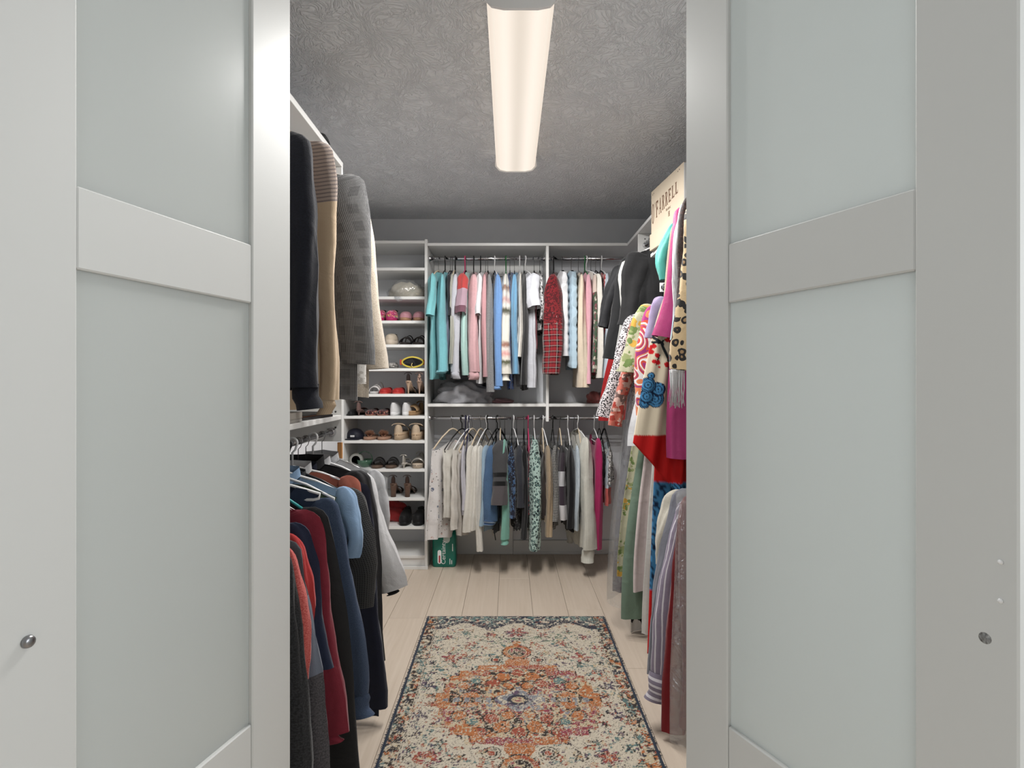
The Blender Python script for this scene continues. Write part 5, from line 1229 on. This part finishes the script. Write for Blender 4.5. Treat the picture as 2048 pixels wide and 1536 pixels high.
# field speckle
put((n5 > .70) & (n1 > .50), 'tan')
def motif(u0, v0, r, cols, sym=True, dens=.55, ru=1.0):
    pts = [(u0, v0), (-u0, v0), (u0, -v0), (-u0, -v0)] if sym else [(u0, v0)]
    for k, (a, b) in enumerate(pts):
        d = np.hypot((UU - a) * ru, VV - b); ang = np.arctan2(VV - b, UU - a)
        rr = r * (.72 + .28 * np.cos(6 * ang + k)) * (.8 + .5 * (n2 - .3))
        q = d / rr
        put((q < 1) & (n4 > 1 - dens - .15), cols[0]); put((q < .70) & (n4 + .25 * n1 > .52), cols[1]); put((q < .30) & (n4 > .3), cols[2]); put((q > .82) & (q < 1.12) & (n4 > .62), 'black')
def vine(pts, w, name, dens=.45, sym=True):
    for (sx_, sy_) in ([(1, 1), (-1, 1), (1, -1), (-1, -1)] if sym else [(1, 1)]):
        for (a, b) in zip(pts[:-1], pts[1:]):
            ax_, ay_, bx_, by_ = a[0] * sx_, a[1] * sy_, b[0] * sx_, b[1] * sy_
            dx, dy = bx_ - ax_, by_ - ay_; t = np.clip(((UU - ax_) * dx + (VV - ay_) * dy) / (dx * dx + dy * dy), 0, 1)
            d = np.hypot(UU - ax_ - t * dx, VV - ay_ - t * dy)
            put((d < w * (.6 + n2)) & (n4 > dens), name)
            put((d < w * 3.2) & (n1 > .70) & (n4 > .5), name)
vine([(.06, .47), (.16, .50), (.24, .45), (.30, .36)], .008, 'green'); vine([(.10, .36), (.18, .35), (.26, .30), (.34, .24), (.38, .14)], .006, 'teal')
vine([(.34, .24), (.31, .19)], .006, 'teal'); vine([(.0, .50), (.10, .53), (.22, .54)], .010, 'green', .5)
vine([(.22, .40), (.18, .47)], .008, 'teal'); vine([(.38, .14), (.33, .08)], .005, 'blue', .5)
motif(.295, .335, .052, ('pink', 'rust', 'orange')); motif(.37, .10, .038, ('purple', 'navy', 'grey')); motif(.345, .03, .026, ('rust', 'black', 'orange'))
motif(.36, .21, .026, ('black', 'purple', 'tan')); motif(.375, .42, .034, ('rust', 'pink', 'orange')); motif(.21, .47, .03, ('rust', 'pink', 'orange')); motif(.13, .56, .03, ('rust', 'pink', 'black'))
motif(.37, .29, .024, ('teal', 'black', 'navy')); motif(.27, .26, .024, ('black', 'teal', 'green')); motif(.0, .585, .055, ('pink', 'rust', 'navy'), ru=.9); motif(.33, .53, .036, ('purple', 'rust', 'pink')); motif(.20, .33, .03, ('black', 'tan', 'orange')); motif(.25, .585, .03, ('teal', 'green', 'blue')); motif(.31, .15, .02, ('rust', 'black', 'pink')); motif(.40, .35, .022, ('orange', 'rust', 'black')); motif(.40, .48, .02, ('black', 'navy', 'rust'))
put((n2 > .66) & (n1 > .60) & (n4 > .55) & (aV < .62), 'black'); put((n3 > .55) & (n5 > .66) & (n4 > .60), 'rust'); put((n3 < .40) & (n5 > .66) & (n4 > .60), 'teal'); put((n5 < .26) & (n4 > .68), 'purple')
# medallion
st = np.array([(0, .325), (.045, .325), (.05, .30), (.12, .30), (.13, .285), (.175, .285), (.18, .25), (.215, .25), (.22, .18), (.262, .17), (.270, .06), (.285, .03), (.30, 0)])
hw = np.interp(aV + .006 * (n2 - .5), st[:, 0], st[:, 1]); hw2 = np.interp(aV + .038, st[:, 0], st[:, 1]) - .030
inside = aU < hw
core = aU < hw2
put(inside, 'cream'); put(inside & (n1 > .25), 'tan')
rim = inside & ~core
put(rim & (n4 > .16), 'orange'); put(rim & (n3 + .5 * n5 > .72) & (n4 > .12), 'rust'); put(rim & (n3 > .62) & (n4 > .35), 'pink'); put(rim & (n4 > .80), 'cream')
edge = inside & (aU > hw - .006); put(edge & (n4 > .35), 'black')
put(rim & (aV < .17) & (n1 > .48), 'tan'); put(rim & (aV < .1) & (n1 > .55), 'orange')
inr = core
put(inr & (n5 > .60) & (n4 > .38), 'orange'); put(inr & (n5 < .34) & (n4 > .42), 'rust'); put(inr & (n2 > .58) & (n1 > .5), 'black'); put(inr & (n3 > .6) & (n4 > .5) & (n5 > .4), 'pink'); put(inr & (n2 < .28) & (n4 > .45), 'grey')
for (a, b, r_, nm) in [(.06, .17, .035, 'orange'), (.10, .12, .03, 'rust'), (.19, .02, .04, 'orange'), (.04, .10, .025, 'orange'), (.14, .20, .025, 'rust'), (.22, .10, .028, 'orange'), (.0, .20, .03, 'rust'), (.17, .14, .022, 'teal')]:
    d = np.hypot(aU - a, aV - b); put(inr & (d < r_ * (.6 + .7 * n2)) & (n4 > .25), nm); put(inr & (d > r_ * .95) & (d < r_ * 1.2) & (n4 > .45), 'black')
put(inr & (aV < .014) & (aU > .08) & (np.sin(UU * 150) > .0) & (n4 > .2), 'grey'); put(inr & (aV < .018) & (aU > .08) & (np.sin(UU * 150) < -.5) & (n4 > .3), 'black')
d0 = np.hypot(UU / 1.2, VV)
pet = .078 * (.85 + .15 * np.cos(4 * np.arctan2(VV, UU)))
put((d0 < pet) & (n4 > .12), 'grey'); put((d0 < pet) & (n1 > .58), 'purple'); put((d0 < pet) & (n5 > .62) & (n4 > .4), 'cream'); put((d0 > .022) & (d0 < .036) & (n4 > .16), 'navy'); put((d0 < .022), 'tan'); put((d0 < .012) & (n4 > .3), 'pink')
# pendants at both ends of the medallion, with small scrolls beside the neck
dn = np.hypot(UU, aV - .385); put((aU < .022 + .03 * np.clip((.34 - aV) / .04, 0, 1)) & (aV > .262) & (aV < .345) & (n4 > .18), 'orange')
put((dn < .066), 'tan'); put((dn < .066) & (dn > .045) & (n4 > .2), 'orange'); put((dn < .066) & (dn > .045) & (UU > .0) & (n1 > .4), 'rust'); put((dn < .040) & (n1 > .5), 'black'); put((dn < .040) & (n1 < .32), 'pink'); put((dn > .062) & (dn < .070) & (n4 > .4), 'black')
for a in (.095,):
    ds = np.hypot(aU - a, aV - .312); put((ds < .034) & (np.sin(ds * 420) > .1) & (n4 > .3), 'black'); put((ds < .012), 'rust')
dd = np.hypot(UU, aV - .47); put((dd < .022) & (n4 > .35), 'orange')
# end borders
eb = .655 + .035 * np.cos(UU * 24)
zone = aV > eb
put(zone & (n1 + .4 * n5 > .55), 'navy'); put(zone & (n2 > .55) & (n4 > .45), 'blue'); put(zone & (n1 < .34), 'cream'); put(zone & (n5 > .70) & (n4 > .5), 'teal'); put(zone & (n5 < .2) & (n4 > .5), 'rust'); put(zone & (aV < eb + .03) & (n4 > .35), 'navy')
put((aV > .735) & (n1 > .4), 'navy'); put((aV > .725) & (n5 > .62), 'teal')
# side borders
sb_ = aU > RW - .058
put(sb_ & (n4 > .30) & (n1 > .35), 'tan'); put(sb_ & (n1 > .58), 'black'); put(sb_ & (n5 > .68) & (n4 > .45), 'rust'); put(sb_ & (n5 < .30) & (n4 > .45), 'navy'); put(sb_ & (n2 > .70) & (n4 > .5), 'orange'); put(sb_ & (n2 < .25) & (n4 > .5), 'teal'); put((np.abs(aU - (RW - .062)) < .003) & (n4 > .4), 'black')
put(aU > RW - .008, 'blue'); put((aU > RW - .008) & (n4 > .6), 'navy'); put(aV > RL - .006, 'navy')
# distress: worn pale tufts and dark weft showing through
put((white > .84) & (n3 > .30), 'cream'); put((white2 > .94), 'black')
Cc = Cc * .91 + pal['cream'] * .06
Cc *= (.80 + .32 * rs.rand(ny, nx))[..., None]
Z = .0085 + .0012 * rs.rand(ny, nx) - .004 * np.clip((aU - (RW - .004)) / .004, 0, 1)
top = np.stack([UU, VV, Z], -1).reshape(-1, 3)
idx = np.arange(nx * ny).reshape(ny, nx)
quads = np.stack([idx[:-1, :-1], idx[:-1, 1:], idx[1:, 1:], idx[1:, :-1]], -1).reshape(-1, 4)
me = bpy.data.meshes.new('pile')
me.vertices.add(nx * ny); me.vertices.foreach_set('co', top.ravel().astype(np.float32))
me.loops.add(quads.size); me.loops.foreach_set('vertex_index', quads.ravel().astype(np.int32))
me.polygons.add(len(quads)); me.polygons.foreach_set('loop_start', np.arange(0, quads.size, 4, dtype=np.int32)); me.polygons.foreach_set('loop_total', np.full(len(quads), 4, dtype=np.int32))
me.update()
at = me.color_attributes.new('Col', 'FLOAT_COLOR', 'POINT')
at.data.foreach_set('color', np.concatenate([Cc.reshape(-1, 3), np.ones((nx * ny, 1))], 1).astype(np.float32).ravel())
me.materials.append(vcol_mat('rug_pile', .97, .6))
po = bpy.data.objects.new('pile', me); COL.objects.link(po); po.parent = rug
MB().box(-RW + .001, RW - .001, -RL + .001, RL - .001, .0006, .0084).build('backing', plain('rug_backing', (60, 62, 72), .95), rug)
edg = fab((36, 50, 70), bump=.8)
for sd in (1, -1):
    MB().tube([(sd * (RW - .001), -RL + 2 * RL * k / 60, .0055 + .0006 * math.sin(k * 2.1)) for k in range(61)], .0052, 8).build('binding', edg, rug, True)
    MB().tube([(-RW + 2 * RW * k / 40, sd * (RL - .001), .005 + .0006 * math.sin(k * 2.3)) for k in range(41)], .0046, 8).build('binding', edg, rug, True)
mb = MB(); rr = random.Random(31)
for k in range(420):
    sd = 1 if k % 2 else -1
    y = rr.uniform(-RL, RL); x = sd * (RW + .002)
    mb.tube([(x, y, .006), (x + sd * rr.uniform(.003, .009), y + rr.uniform(-.004, .004), rr.uniform(.002, .011))], [.0012, .0006], 4)
tag(mb.build('edge_fuzz', edg, rug, False), kind='stuff')
